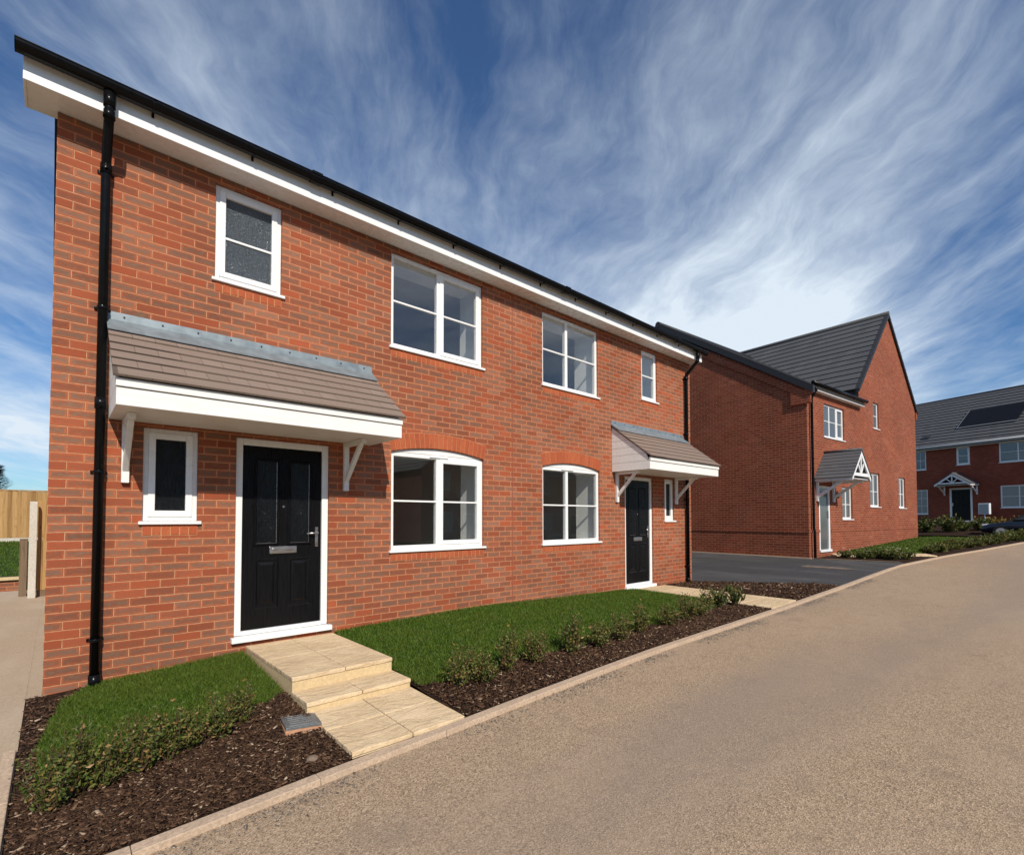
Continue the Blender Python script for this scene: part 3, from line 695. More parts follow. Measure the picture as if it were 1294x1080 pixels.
# dark drive between the houses
dr = [[(11.85,-2.56),(13.2,-2.56),(14.6,-2.55),(16.0,-2.545),(17.6,-2.56)]]
for t in np.linspace(.12, 1, 12):
    y = -2.55+t*9.5; xl = 11.85-1.30*min(1, (y+2.55)/2.3) if y < 0 else 10.6; xr = 17.6-1.45*min(1,(y+2.55)/1.85)
    xr = xr if y < -.6 else 16.2+.061*(y+.6); dr.append([(xl+(xr-xl)*k/4, y) for k in range(5)])
tag(sheet('driveway', dr, M['drive'], .003), kind='structure')
tag(flat('sand_patch', [(14.35,-.95),(14.75,-1.0),(14.95,-1.75),(14.8,-2.1),(14.6,-1.9)], plain('sandy_patch', (.19,.145,.115), .9, .2, nscale=12, namt=.4), .012), kind='structure')
# concrete side path at the left of the house
SPX = [-2.6,-1.8,-1.1,-.5,-.1]
def spz(x, y): return E-1.455 - max(0, -y)*.068 + max(0, y)*.018
tag(sheet('side_path', [[(x, y) for x in SPX] for y in (-2.5,-1.5,-.6,0,2,4,6,7.4)], M['sidepath'], 0., spz), kind='structure')
tag(sheet('side_path', [[(-.1,0),(-.004,0)],[(-.1,3),(-.004,3)],[(-.1,7.4),(-.004,7.4)]], M['sidepath'], -.002, spz), kind='structure')
m = MB()
for k in range(2):
    y0, y1 = -1.06-.72*k, -1.06-.72*(k+1)+.006
    for sgn in (0,): pass
    i0 = len(m.v)
    for y in (y0, y1):
        z = float(spz(0,y)); m.v += [(-.165,y,z-.1),(-.105,y,z-.1),(-.105,y,z+.03),(-.165,y,z+.03)]
    for q in ((0,1,2,3),(7,6,5,4),(0,4,5,1),(1,5,6,2),(2,6,7,3),(3,7,4,0)): m.f.append(tuple(i0+k_ for k_ in q)); m.sm.append(False)
tag(m.build('kerb', M['kerbstone'], bevel=.006), kind='structure')

lawnA = lambda x: np.interp(x, [-.02,.5,1.0,1.5], [-1.80,-1.66,-1.5,-1.22]) + .03*math.sin(x*17)+.02*math.sin(x*41)
def lawn_back(x): return float(np.interp(x, [-.02,.05,.12,.3,1.6], [-1.2,-.7,-.3,-.03,-.02]))
LXa = list(np.linspace(.0, 1.49, 26))
tag(sheet('lawn', strip(LXa, lawnA, lawn_back, 10), M['turf'], .018), kind='structure')
lawnB = lambda x: np.interp(x, [2.4,3.2,4.5,6,7.5,8.3], [-1.86,-1.90,-1.98,-2.0,-1.93,-1.85]) + .03*math.sin(x*9)+.02*math.sin(x*23)
LXb = list(np.linspace(2.445, 8.33, 60))
tag(sheet('lawn', strip(LXb, lawnB, lambda x: -.01, 10), M['turf'], .018), kind='structure')
# house 2 lawn and bed
def l2f(x): return float(ky(x) + np.interp(x, [17.9,20,26,32], [.95,.55,.5,.5]))
def l2b(x): return float(np.interp(x, [17.9,18.2,26.0,28.5,32], [-1.45,-.82,-1.52,-1.8,-3.7]))
LXc = list(np.linspace(17.9, 32, 40))
tag(sheet('lawn', strip(LXc, l2f, l2b, 6), M['turf'], .02), kind='structure')
tag(sheet('mulch_bed', strip(list(np.linspace(17.5, 34.5, 40)), lambda x: ky(x)+.03, lambda x: l2f(x)+.06, 3), M['soil'], .0), kind='structure')
tag(sheet('mulch_bed', [[(16.3,-.69),(17.25,-.76)],[(16.6,-1.2),(17.7,-1.4)],[(17.0,-1.75),(18.8,-1.95)],[(17.55,-2.47),(19.6,-2.60)]], M['soil'], .004), kind='structure')
pn = empty('paving', (0,0,0), label='pale narrow path from the neighbouring house door to the road', cat='paving')
for j in range(6):
    A, B = Vector((17.55,-.80)), Vector((20.35,-2.74)); p, q = A.lerp(B, j/6), A.lerp(B, (j+1)/6-.004); nrm = Vector((.35,.5))*.62
    v = [p-nrm*.5, q-nrm*.5, q+nrm*.5, p+nrm*.5]; m = MB(); m.v += [(a.x,a.y,float(G(a.x,a.y))-.03) for a in v] + [(a.x,a.y,float(G(a.x,a.y))+.03) for a in v]
    for f_ in ((0,3,2,1),(4,5,6,7),(0,1,5,4),(1,2,6,5),(2,3,7,6),(3,0,4,7)): m.f.append(f_); m.sm.append(False)
    m.build('slab', M['slab'], pn)
tag(sheet('kerb', strip([16.15,16.3,16.6,17.0,17.5], lambda x: float(np.interp(x,[16.15,17.5],[-.72,-2.5])), lambda x: float(np.interp(x,[16.15,17.5],[-.66,-2.44])), 1), M['kerbstone'], .02), kind='structure')
m = MB(); m.prism([(16.08+.0,-.68,E-1.19),(16.14,-.68,E-1.19),(16.58,6.9,E-1.19),(16.52,6.9,E-1.19)], (0,0,.06)); tag(m.build('kerb', M['kerbstone']), kind='structure')

tag(sheet('mulch_bed', [[(x, y) for y in (-4.2,-3,-2,-1,0,1.2)] for x in (34.5,36,38,40,42,43.2)], M['soil'], .015), kind='structure')
# grass blades (stuff nobody can count)
def blades(name, label, pts, h, wd, mat):
    n = len(pts); p = np.array(pts); ang = RNG.uniform(0, 2*np.pi, n); hh = h*RNG.uniform(.55, 1.25, n); lean = RNG.normal(0, .6, (n,2))
    dx = np.cos(ang)*wd/2; dy = np.sin(ang)*wd/2; V = np.empty((n,5,3))
    V[:,0] = p + np.stack([-dx,-dy,np.zeros(n)],1); V[:,1] = p + np.stack([dx,dy,np.zeros(n)],1)
    mid = p + np.stack([lean[:,0]*hh*.35, lean[:,1]*hh*.35, hh*.6],1)
    V[:,2] = mid + np.stack([dx,dy,np.zeros(n)],1)*.8; V[:,3] = mid - np.stack([dx,dy,np.zeros(n)],1)*.8
    V[:,4] = p + np.stack([lean[:,0]*hh, lean[:,1]*hh, hh],1)
    me = bpy.data.meshes.new(name); me.vertices.add(n*5); me.vertices.foreach_set('co', V.ravel())
    base = (np.arange(n)*5)[:,None]; loops = np.concatenate([base+np.array([[0,1,2,3]]), base+np.array([[3,2,4]])],1).ravel()
    me.loops.add(n*7); me.loops.foreach_set('vertex_index', loops.astype(np.int32)); me.polygons.add(n*2)
    ls = (np.arange(n)*7)[:,None]+np.array([[0,4]]); me.polygons.foreach_set('loop_start', ls.ravel().astype(np.int32))
    me.update(calc_edges=True); me.validate(); me.materials.append(mat)
    o = bpy.data.objects.new(name, me); COL.objects.link(o); return tag(o, label, 'grass', kind='stuff')
def scatter(xr, fy, by, n, dz):
    out = []
    while len(out) < n:
        x = RNG.uniform(*xr); y = RNG.uniform(-3.2, 0); a, b = fy(x), by(x)
        if x > 12: y = RNG.uniform(a-.05, b)
        if y < a-.035*RNG.random() or y > b: continue
        out.append((x, y, float(G(x, y))+dz))
    return out
blades('grass', 'short green lawn grass left of the stone steps', scatter((.0,1.5), lawnA, lambda x: lawn_back(x)+.0, 42000, .012), .036, .0042, M['blade'])
blades('grass', 'short green lawn grass between the two front doors', scatter((2.44,8.34), lawnB, lambda x: -.005, 90000, .012), .038, .0055, M['blade'])
blades('grass', 'mown green lawn in front of the neighbouring house', scatter((17.9,32), l2f, l2b, 22000, .012), .05, .018, M['blade'])

# bark chips
def chips(name, label, pts, smin, smax):
    n = len(pts); p = np.array(pts); a = RNG.uniform(0, 2*np.pi, n); L = RNG.uniform(smin, smax, n)*RNG.choice([.6,1,1.4],n); Wd = L*RNG.uniform(.16,.5,n); T = Wd*.3
    tilt = RNG.normal(0,.28,n); ax = np.stack([np.cos(a),np.sin(a),np.sin(tilt)],1); ay = np.stack([-np.sin(a),np.cos(a),RNG.normal(0,.2,n)],1); az = np.cross(ax, ay)
    az[az[:,2]<0] *= -1; V = np.empty((n,8,3)); k = 0
    for sz in (-1,1):
        for sx, sy in ((-1,-1),(1,-1),(1,1),(-1,1)):
            tap = 1. if sx < 0 else .6
            V[:,k] = p + ax*(L*sx/2)[:,None] + ay*(Wd*sy*tap/2)[:,None] + az*(T*sz/2)[:,None]; k += 1
    base = (np.arange(n)*8)[:,None]; q = np.array([[4,5,6,7,0,1,5,4,1,2,6,5,2,3,7,6,3,0,4,7]])
    me = bpy.data.meshes.new(name); me.vertices.add(n*8); me.vertices.foreach_set('co', V.ravel()); me.loops.add(n*20); me.loops.foreach_set('vertex_index', (base+q).ravel().astype(np.int32))
    me.polygons.add(n*5); me.polygons.foreach_set('loop_start', (np.arange(n*5)*4).astype(np.int32)); me.update(calc_edges=True); me.validate(); me.materials.append(M['chip'])
    o = bpy.data.objects.new(name, me); COL.objects.link(o); return tag(o, label, 'grit' if 'grit' in name else 'mulch', kind='stuff')
def chip_pts(xr, lo, hi, n, dz=.008):
    out = []
    while len(out) < n:
        x = RNG.uniform(*xr); a, b = lo(x), hi(x)
        if b <= a: continue
        y = RNG.uniform(a, b); out.append((x, y, float(G(x,y))+dz+RNG.uniform(0,.012)))
    return out
chips('bark_mulch', 'dark bark mulch with pale chips in the bed left of the steps', chip_pts((-.09,1.51), lambda x: ky(x)+.035, lambda x: lawnA(x)+.12, 17000) + chip_pts((-.09,.25), lambda x: -1.9, lambda x: -.01 if x < .02 else lawn_back(x)*.3, 2500), .012, .034)
chips('bark_mulch', 'dark bark mulch strip along the kerb right of the steps', chip_pts((2.44,8.35), lambda x: ky(x)+.035, lambda x: lawnB(x)+.12, 18000), .014, .04)
chips('bark_mulch', 'dark bark mulch between the far path and the asphalt drive', chip_pts((9.42,11.7), lambda x: -2.53 if x < 10.6 else -2.53, lambda x: float(np.interp(x,[9.4,10.5,10.6,11.8],[-.02,-.02,-.2,-2.4])), 3500), .03, .06)

GP = []
while len(GP) < 5200:
    x = RNG.uniform(-.3, 14.); d_ = abs(RNG.normal(0, .09))+.05
    if math.sin(x*2.1)+math.sin(x*5.3+1)+RNG.normal(0,.6) < -.3: continue
    GP.append((x, ky(x)-.02-d_, float(kz(x))-.031))
chips('loose_grit', 'loose grey grit gathered on the road along the kerb', GP, .006, .016).data.materials[0] = rand_mat('loose_grit', [(0,(.07,.06,.055)), (.5,(.17,.145,.125)), (.85,(.32,.27,.22)), (1,(.5,.43,.36))], .9, .2)
# ------------------------------------------------------------------ small ground things
ic = empty('inspection_cover', (1.425,-1.87,E-1.525), R_(-14), label='small square grey inspection cover in the mulch beside the stone steps', cat='drain cover')
ic.rotation_euler = (R_(-3), R_(2), R_(-10))
m = MB(); m.box(-.125,.125,-.15,.15,-.05,.028); m.build('surround', M['clay'], ic, bevel=.01)
m = MB(); m.box(-.12,.12,-.135,.145,.028,.046); 
for k in range(5): m.box(-.085,.085,-.10+k*.045,-.088+k*.045,.046,.049)
m.box(-.10,.10,-.118,-.112,.046,.050); m.box(-.10,.10,.118,.124,.046,.050); m.build('lid', M['cover_metal'], ic, bevel=.004)
bm = bmesh.new(); bmesh.ops.create_icosphere(bm, subdivisions=2, radius=.035)
for v in bm.verts: v.co *= 1+random.uniform(-.18,.18); v.co.z *= .6
me = bpy.data.meshes.new('stone'); bm.to_mesh(me); bm.free(); me.materials.append(M['stone']); o = bpy.data.objects.new('stone', me); COL.objects.link(o); o.location = (1.31,-2.4,E-1.54)
tag(o, 'small brown stone lying on the mulch near the road kerb', 'stone')

# ------------------------------------------------------------------ shrubs
def leaf_mesh(name, n_stem, h, spread, leaf, per, stemmb, droop=.3, spiky=False):
    """leaf quads along branching stems; returns leaf MB"""
    mb = MB()
    for s_ in range(n_stem):
        a = random.uniform(0, 6.283); r = spread*math.sqrt(random.random()); top = Vector((math.cos(a)*r, math.sin(a)*r, h*random.uniform(.5,1)*(1-.35*(r/spread)**2)))
        b0 = Vector((math.cos(a)*r*.15, math.sin(a)*r*.15, -.01)); mid = b0.lerp(top,.5)+Vector((random.uniform(-.03,.03),random.uniform(-.03,.03),.02))
        stemmb.tube([b0, mid, top], [.004,.003,.0015], 5, cap=False)
        for k in range(per):
            t = random.uniform(.15,1.02); p = (b0.lerp(mid,t*2) if t < .5 else mid.lerp(top,t*2-1)) + Vector((random.gauss(0,.02),random.gauss(0,.02),random.gauss(0,.015)))
            d = Vector((random.gauss(0,1),random.gauss(0,1),random.gauss(.55,.5))).normalized()
            if spiky: d = (d*.7+Vector((0,0,.8))).normalized()
            sd = d.cross(Vector((random.gauss(0,1),random.gauss(0,1),random.gauss(0,1)))).normalized(); L = leaf*random.uniform(.6,1.3); wd = L*(.14 if spiky else .27); up = d.cross(sd)*L*.12
            mb.face([p, p+d*L*.45+sd*wd+up, p+d*L, p+d*L*.45-sd*wd+up])
    return mb
def shrub_proto(name, n_stem, h, spread, leaf, per, mat, spiky=False, flowers=0):
    root = empty(name, (0,0,0)); sm = MB(); lm = leaf_mesh(name, n_stem, h, spread, leaf, per, sm, spiky=spiky)
    sm.build('stem', M['stem'], root, recalc=False); lm.build('foliage', mat, root, recalc=False)
    if flowers:
        f = MB()
        for k in range(flowers):
            a = random.uniform(0,6.28); r = spread*random.uniform(.3,1); p = Vector((math.cos(a)*r, math.sin(a)*r, h*random.uniform(.6,1.05)))
            for j in range(5): b = j*1.257; f.face([p, p+Vector((math.cos(b-.4),math.sin(b-.4),.3))*.025, p+Vector((math.cos(b),math.sin(b),.25))*.042, p+Vector((math.cos(b+.4),math.sin(b+.4),.3))*.025])
        f.build('flower', M['petal'], root, recalc=False)
    return root
def copy_tree(o):
    c = o.copy(); COL.objects.link(c)
    for ch in o.children:
        d = ch.copy(); COL.objects.link(d); d.parent = c
    return c
PROTO = [shrub_proto('shrub', 28, .36, .16, .028, 30, M['leaf']), shrub_proto('shrub', 20, .42, .13, .030, 32, M['leaf']), shrub_proto('shrub', 28, .30, .19, .030, 28, M['leaf']), shrub_proto('shrub', 18, .30, .14, .075, 14, M['leaf_b'], True)]
HPROTO = [shrub_proto('hedge_shrub', 26, .34, .36, .075, 30, M['leaf_b']), shrub_proto('hedge_shrub', 24, .38, .32, .075, 30, M['leaf'])]
FPROTO = shrub_proto('flowering_shrub', 20, .30, .26, .065, 26, M['leaf_b'], False, 7)
TPROTO = shrub_proto('tall_shrub', 30, .75, .45, .12, 26, M['leaf_b']); YPROTO = shrub_proto('yellow_shrub', 24, .45, .5, .1, 24, M['leaf_y'])
used = set()
ORD = ['first','second','third','fourth','fifth','sixth','seventh','eighth','ninth','tenth','eleventh','twelfth','thirteenth','fourteenth']
def place(proto, x, y, sc, label, cat, group, rz=None, zs=1.):
    o = proto if proto.name not in used else copy_tree(proto); used.add(proto.name)
    o.location = (x, y, float(G(x,y))+.005); o.rotation_euler = (0,0,random.uniform(0,6.28) if rz is None else rz); o.scale = (sc,sc,sc*zs); return tag(o, label, cat, group)
RS = [(2.74,-2.06,1.05,0),(2.95,-2.15,.95,2),(3.25,-2.10,1.1,1),(3.63,-2.12,1.05,0),(4.12,-2.16,1.2,1),(4.54,-2.15,1.0,2),(4.92,-2.18,1.0,0),(5.4,-2.14,1.05,1),(6.05,-2.12,1.0,2),(6.56,-2.10,1.1,0),(7.3,-2.02,1.05,1),(7.8,-1.98,1.05,3),(8.15,-2.05,1.15,3),(7.0,-2.05,.9,2)]
RS = sorted(RS)
for i, (x, y, s_, p) in enumerate(RS):
    place(PROTO[p], x, y, s_, f'green bronze shrub, {ORD[i]} from the steps in the right kerbside bed', 'shrub', 'shrubs along the kerb between the two doors')
LS = [(.06,-1.95,1.0,0),(.17,-1.88,1.1,1),(.30,-1.89,.95,2),(.46,-1.83,1.05,0),(.62,-1.80,.95,1),(.76,-1.72,.9,2),(.93,-1.70,.95,0),(1.10,-1.60,.8,1)]
for i, (x, y, s_, p) in enumerate(LS):
    place(PROTO[p], x, y, s_, f'green bronze shrub, {ORD[i]} from the left end of the left lawn row', 'shrub', 'shrubs along the left lawn edge')
HS = [(17.2,-1.25,.9),(17.45,-1.6,.8),(17.74,-1.69,1.1),(18.05,-1.95,1.0),(17.95,-2.2,1.15),(18.5,-2.4,1.0)]
for i, (x, y, s_) in enumerate(HS):
    place(FPROTO, x, y, s_, f'flowering shrub, {ORD[i]} from the gabled house door beside the drive', 'shrub', 'shrubs in the bed by the drive')
KS = [(20.9,-2.62,.9),(21.7,-2.78,1.0),(22.6,-2.85,1.0),(23.5,-3.02,1.1),(24.5,-3.2,1.05),(25.6,-3.38,1.1),(26.8,-3.5,1.15),(28.0,-3.65,1.2),(29.3,-3.8,1.3),(30.8,-4.0,1.4),(32.3,-4.2,1.5)]
for i, (x, y, s_) in enumerate(KS):
    place(HPROTO[i % 2], x, y, s_, f'hedge shrub, {ORD[i]} from the drive along the curved far kerb', 'shrub', 'hedge shrubs along the curved kerb')
place(TPROTO, 37.5, .0, 1.35, 'bushy green shrub left of the far house door, farthest left', 'shrub', 'shrubs before the far house')
place(TPROTO, 38.0, -.95, 1.5, 'tall green shrub before the far house door', 'shrub', 'shrubs before the far house')
place(TPROTO, 38.8, -1.5, .9, 'rounder dark shrub just right of the tall one by the far door', 'shrub', 'shrubs before the far house')
place(TPROTO, 39.6, -2.15, 1.2, 'dark shrub left of the white box on a post', 'shrub', 'shrubs before the far house')
place(YPROTO, 42.4, -2.5, 1.3, 'yellow orange shrub against the far house wall', 'shrub', 'shrubs before the far house')
place(TPROTO, 42.6, -3.6, 1.1, 'green shrub under the far house window at the right edge', 'shrub', 'shrubs before the far house')

# ------------------------------------------------------------------ second house (gable to the street)
Z2 = E-1.20
h2 = empty('gabled_house', (16.11,-.63,Z2), R_(-5.0), label='dark side walled red brick house with a tall front gable beyond the asphalt drive', cat='house')
o2 = dict(ff=(1.15,2.69,3.64,4.69), gff=(5.24,5.80,4.34,5.29), a=(2.41,3.24,1.14,2.20), b=(4.81,5.75,1.57,2.775), c=(7.73,8.51,1.56,2.755)); d2 = (.70,1.46,.235,2.17)
op2 = [(*v, 0) for v in o2.values()] + [(*d2, 0)]
EV, GL, GR, AP, GW = 4.94, 3.9, 9.92, 6.90, 5.60
JX = 3.95
# lower front up to the eaves; upper gable face cut round its window
fw = front_wall(0, JX, -.4, EV, [o for o in op2 if o[1] < JX], .09); gw = front_wall(JX, GR, -.4, GW, [o for o in op2 if o[0] > JX], .09)
gw.face([(JX,0,GW),(GR,0,GW),(AP,0,8.75)]); 
fw.v += [v for v in []]; off = len(fw.v); fw.v += gw.v; fw.f += [tuple(i+off for i in f) for f in gw.f]; fw.sm += gw.sm
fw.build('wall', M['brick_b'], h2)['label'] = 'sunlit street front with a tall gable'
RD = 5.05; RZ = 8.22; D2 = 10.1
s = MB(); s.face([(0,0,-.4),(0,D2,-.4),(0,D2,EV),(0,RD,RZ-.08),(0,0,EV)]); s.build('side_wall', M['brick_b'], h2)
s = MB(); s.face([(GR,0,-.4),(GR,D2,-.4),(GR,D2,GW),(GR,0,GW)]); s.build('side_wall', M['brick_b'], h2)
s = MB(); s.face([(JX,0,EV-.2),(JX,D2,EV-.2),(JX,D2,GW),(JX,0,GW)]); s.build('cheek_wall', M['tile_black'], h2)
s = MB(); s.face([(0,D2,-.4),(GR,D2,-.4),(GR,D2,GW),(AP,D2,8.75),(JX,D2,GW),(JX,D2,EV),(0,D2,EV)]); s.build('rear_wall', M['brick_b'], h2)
# plinth band, corner strips
s = MB(); s.box(-.018,-.001,0,D2,.78,.86); s.box(-.018,JX*0+.70,-.018,-.001,.78,.86); s.box(1.50,GR,-.014,-.001,.78,.845); s.build('plinth_band', M['brick_b'], h2)
# roofs
sl = (RZ-EV)/RD
r = MB(); slope_tiles(r, (-.06,-.20,EV+.10-.2*sl+.06), (JX+.01,-.20,EV+.10-.2*sl+.06), (0, RD+.2, (RD+.2)*sl), 17, .028); slope_tiles(r, (JX+.01,.10,EV+.10+.1*sl+.06), (6.8,.10,EV+.10+.1*sl+.06), (0, RD-.1, (RD-.1)*sl), 16, .028)
slope_tiles(r, (-.06,D2+.2,EV+.10-.2*sl+.06), (6.8,D2+.2,EV+.10-.2*sl+.06), (0,-(RD+.2),(RD+.2)*sl), 17, .028); r.build('roof', M['tile_grey'], h2)
r = MB(); gs = (8.75-GW)/(AP-JX); gs2 = (8.75-GW)/(GR-AP)
slope_tiles(r, (JX-.12,-.05,GW-.12*gs+.06), (JX-.12,D2,GW-.12*gs+.06), (AP-JX+.12,0,(AP-JX+.12)*gs), 14, .032)
slope_tiles(r, (GR+.12,-.05,GW-.12*gs2+.06), (GR+.12,D2,GW-.12*gs2+.06), (-(GR+.12-AP),0,(GR+.12-AP)*gs2), 14, .032); r.build('roof', M['tile_grey'], h2)
r = MB(); r.tube([(AP,-.06,8.85),(AP,D2,8.85)], .075, 10); r.build('ridge_tiles', M['tile_grey'], h2)
for P, Q in (((JX-.12,GW-.12*gs),(AP,8.75)), ((GR+.12,GW-.12*gs2),(AP,8.75))):
    v = MB(); n_ = 14
    for k in range(n_):
        a = [P[0]+(Q[0]-P[0])*k/n_, P[1]+(Q[1]-P[1])*k/n_]; b = [P[0]+(Q[0]-P[0])*(k+1)/n_, P[1]+(Q[1]-P[1])*(k+1)/n_]
        v.prism([(a[0],-.07,a[1]-.03),(b[0],-.07,b[1]-.05),(b[0],-.07,b[1]+.09),(a[0],-.07,a[1]+.115)], (0,.12,0))
    v.build('verge', M['tile_black'], h2)
v = MB(); z0 = EV+.05
v.prism([(-.10,-.22,z0-.2*sl-.06),(-.10,RD,z0+RD*sl-.06),(-.10,RD,z0+RD*sl+.17),(-.10,-.22,z0-.2*sl+.15)], (.13,0,0)); v.prism([(-.10,D2+.22,z0-.2*sl-.06),(-.10,RD,z0+RD*sl-.06),(-.10,RD,z0+RD*sl+.17),(-.10,D2+.22,z0-.2*sl+.15)], (.13,0,0)); v.build('verge', M['tile_black'], h2)
v = MB(); v.tube([(-.12,RD,z0+RD*sl+.10),(6.5,RD,z0+RD*sl+.10)], .11, 10); v.build('ridge_tiles', M['tile_black'], h2)
v = MB(); v.prism([(-.05,0,EV-.30),(-.05,RD,RZ-.38),(-.05,RD,RZ-.16),(-.05,0,EV-.06)], (.045,0,0)); v.build('verge_course', M['brick_b'], h2)
v = MB(); v.box(-.055,-.001,-.13,.42,EV-.42,EV-.02); v.build('corbel', M['brick_b'], h2)
v = MB(); v.box(GR+.001,GR+.12,-.04,.3,GW-.38,GW-.1); v.build('corbel', M['brick_b'], h2)
v = MB(); v.box(-.06,JX+.02,-.16,-.14,EV-.02,EV+.16); v.build('fascia', M['upvc_far'], h2)
v = MB(); v.box(-.05,JX+.02,-.14,-.002,EV-.02,EV-.005); v.build('soffit', M['upvc_far'], h2)
v = MB(); v.tube([(-.1,-.22,EV+.14),(JX+.05,-.22,EV+.14)], .055, 10); v.build('gutter', M['black'], h2)
v = MB(); v.tube([(.16,-.2,EV+.1),(.16,-.2,EV-.05),(.16,-.07,EV-.25),(.16,-.07,.9),(.16,-.09,.82),(.16,-.09,-.05)], .036, 10); v.build('downpipe', M['black'], h2)
window(h2, *o2['ff'], mull=(1.66,2.17), sash=(2,), mat='upvc_far', gl='glass_shade', vent=False, yf=.05)
window(h2, *o2['gff'], sash=(), bars=(.5,), mat='upvc_far', gl='glass_shade', vent=False, yf=.05)
for k in 'abc': window(h2, *o2[k], mull=((o2[k][0]+o2[k][1])/2,), sash=(), bars=(.45,), mat='upvc_far', gl='glass_shade', vent=False, yf=.055, fr=.06)
v = MB(); v.box(d2[0],d2[0]+.07,.0,.08,d2[2],d2[3]); v.box(d2[1]-.09,d2[1],.0,.08,d2[2],d2[3]); v.box(d2[0]+.07,d2[1]-.09,.0,.08,d2[3]-.07,d2[3]); v.box(d2[0]-.02,d2[1]+.03,-.04,.06,d2[2]-.04,d2[2]+.03); dd = v.build('door', M['upvc_far'], h2, bevel=.006)
v = MB(); v.box(d2[0]+.07,d2[1]-.09,.03,.07,d2[2]+.03,d2[3]-.07); v.build('leaf', M['glass_shade'], dd)
v = MB(); v.box(d2[1]-.14,d2[1]-.12,-.01,.03,1.2,1.42); v.build('handle', M['steel'], dd)

def gable_porch(parent, cx, z_eave, z_ridge, half, proj, tile='tile_porch', white='upvc_far', soff=True, braces=True):
    r = MB(); up = Vector((half+.06, 0, (z_ridge-z_eave)*(half+.06)/half))
    slope_tiles(r, (cx-half-.06,-proj-.05,z_ridge-up.z), (cx-half-.06,-.002,z_ridge-up.z), up, 8, .016)
    slope_tiles(r, (cx+half+.06,-proj-.05,z_ridge-up.z), (cx+half+.06,-.002,z_ridge-up.z), (-up.x,0,up.z), 8, .016)
    cn = r.build('porch_canopy', M[tile], parent)
    t = MB(); t.tube([(cx,-proj-.05,z_ridge+.02),(cx,-.002,z_ridge+.02)], .04, 8); t.build('ridge_tiles', M[tile], cn)
    g = MB(); y = -proj; bw = .11; th = math.atan2(z_ridge-z_eave, half)
    for sg in (-1, 1):
        e = Vector((cx+sg*(half+.03), y-.03, z_eave-.05)); a = Vector((cx, y-.03, z_ridge-.03)); g.prism([e, a, a-Vector((0,0,bw*1.35)), e+Vector((-sg*.02,0,-bw))], (0,.035,0))
    g.box(cx-half*.9, cx+half*.9, y-.025, y+.01, z_eave-.02, z_eave+.07)
    H = z_ridge-z_eave
    g.box(cx-.03, cx+.03, y-.02, y+.01, z_eave+.07, z_eave+H*.8)
    for sg in (-1, 1):
        p = Vector((cx+sg*.03, y-.015, z_eave+.08)); q = Vector((cx+sg*half*.36, y-.015, z_eave+H*.52)); n = Vector((-(q-p).z,0,(q-p).x)).normalized()*.025; g.prism([p-n, q-n, q+n, p+n], (0,.025,0))
    g.build('bargeboard', M[white], cn)
    f = MB()
    for sg in (-1, 1): f.box(cx+sg*half-.015, cx+sg*half+.015, -proj, -.002, z_eave-.14, z_eave-.0)
    f.build('fascia', M[white], cn)
    if soff:
        f = MB(); f.box(cx-half+.015, cx+half-.015, -proj+.02, -.002, z_eave-.10, z_eave-.085); f.build('soffit', M[white], cn)
    for sg in (-1, 1):
        b = MB(); x = cx+sg*(half-.1); b.box(x-.04,x+.04,-.06,-.002,z_eave-.72,z_eave-.10); p, q = Vector((x-.035,-.06,z_eave-.62)), Vector((x-.035,-proj*.82,z_eave-.12))
        b.prism([p, p+Vector((0,0,.1)), q+Vector((0,.1,0)), q], (.07,0,0)); b.box(x-.04,x+.04,-proj*.85,-.06,z_eave-.17,z_eave-.10); b.build('bracket', M[white], cn, bevel=.004)
    return cn
gable_porch(h2, 1.12, 2.42, 3.16, .67, .95)
v = MB(); v.box(1.77,1.81,-.03,-.001,1.92,2.02); v.tube([(1.79,-.02,2.0),(1.79,-.10,2.03),(1.79,-.10,1.99)], .012, 6); v.tube([(1.79,-.10,1.99),(1.79,-.10,1.96),(1.79,-.10,1.84),(1.79,-.10,1.81)], [.02,.055,.045,.015], 10); v.build('wall_lamp', M['black'], h2)

# ------------------------------------------------------------------ third house (far right, facade in shade)
Z3 = E-.20
h3 = empty('far_house', (44.07,-.9,Z3), R_(-109.25), label='shaded far brick house with a solar panel on its grey roof', cat='house')
A0, A1, EV3 = -5.5, 6.0, 5.0
o3 = dict(w1=(-2.75,-2.02,3.52,4.87), w2=(-.28,.46,3.66,4.88), w3=(1.93,3.75,3.60,4.88), w4=(-2.76,-1.97,.44,2.17), w5=(1.95,3.75,.80,2.21)); d3 = (-.70,.54,.02,2.18)
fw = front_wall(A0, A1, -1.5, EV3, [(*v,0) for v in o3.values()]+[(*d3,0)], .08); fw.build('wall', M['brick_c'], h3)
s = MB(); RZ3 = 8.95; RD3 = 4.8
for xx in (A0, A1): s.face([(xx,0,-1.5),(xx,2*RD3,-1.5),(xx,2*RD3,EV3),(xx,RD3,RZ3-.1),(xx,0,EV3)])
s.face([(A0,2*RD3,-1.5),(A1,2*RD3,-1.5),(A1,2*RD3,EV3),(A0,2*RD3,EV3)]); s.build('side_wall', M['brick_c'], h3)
sl3 = (RZ3-EV3)/RD3; r = MB()
slope_tiles(r, (A0-.1,-.3,EV3+.16-.3*sl3), (A1+.1,-.3,EV3+.12-.3*sl3), (0,RD3+.3,(RD3+.3)*sl3), 18, .05)
slope_tiles(r, (A0-.1,2*RD3+.3,EV3+.12-.3*sl3), (A1+.1,2*RD3+.3,EV3+.12-.3*sl3), (0,-RD3-.3,(RD3+.3)*sl3), 18, .05); r.build('roof', M['tile_grey'], h3)
r = MB(); r.tube([(A0-.1,RD3,RZ3+.12),(A1+.1,RD3,RZ3+.12)], .1, 8); r.build('ridge_tiles', M['tile_black'], h3)
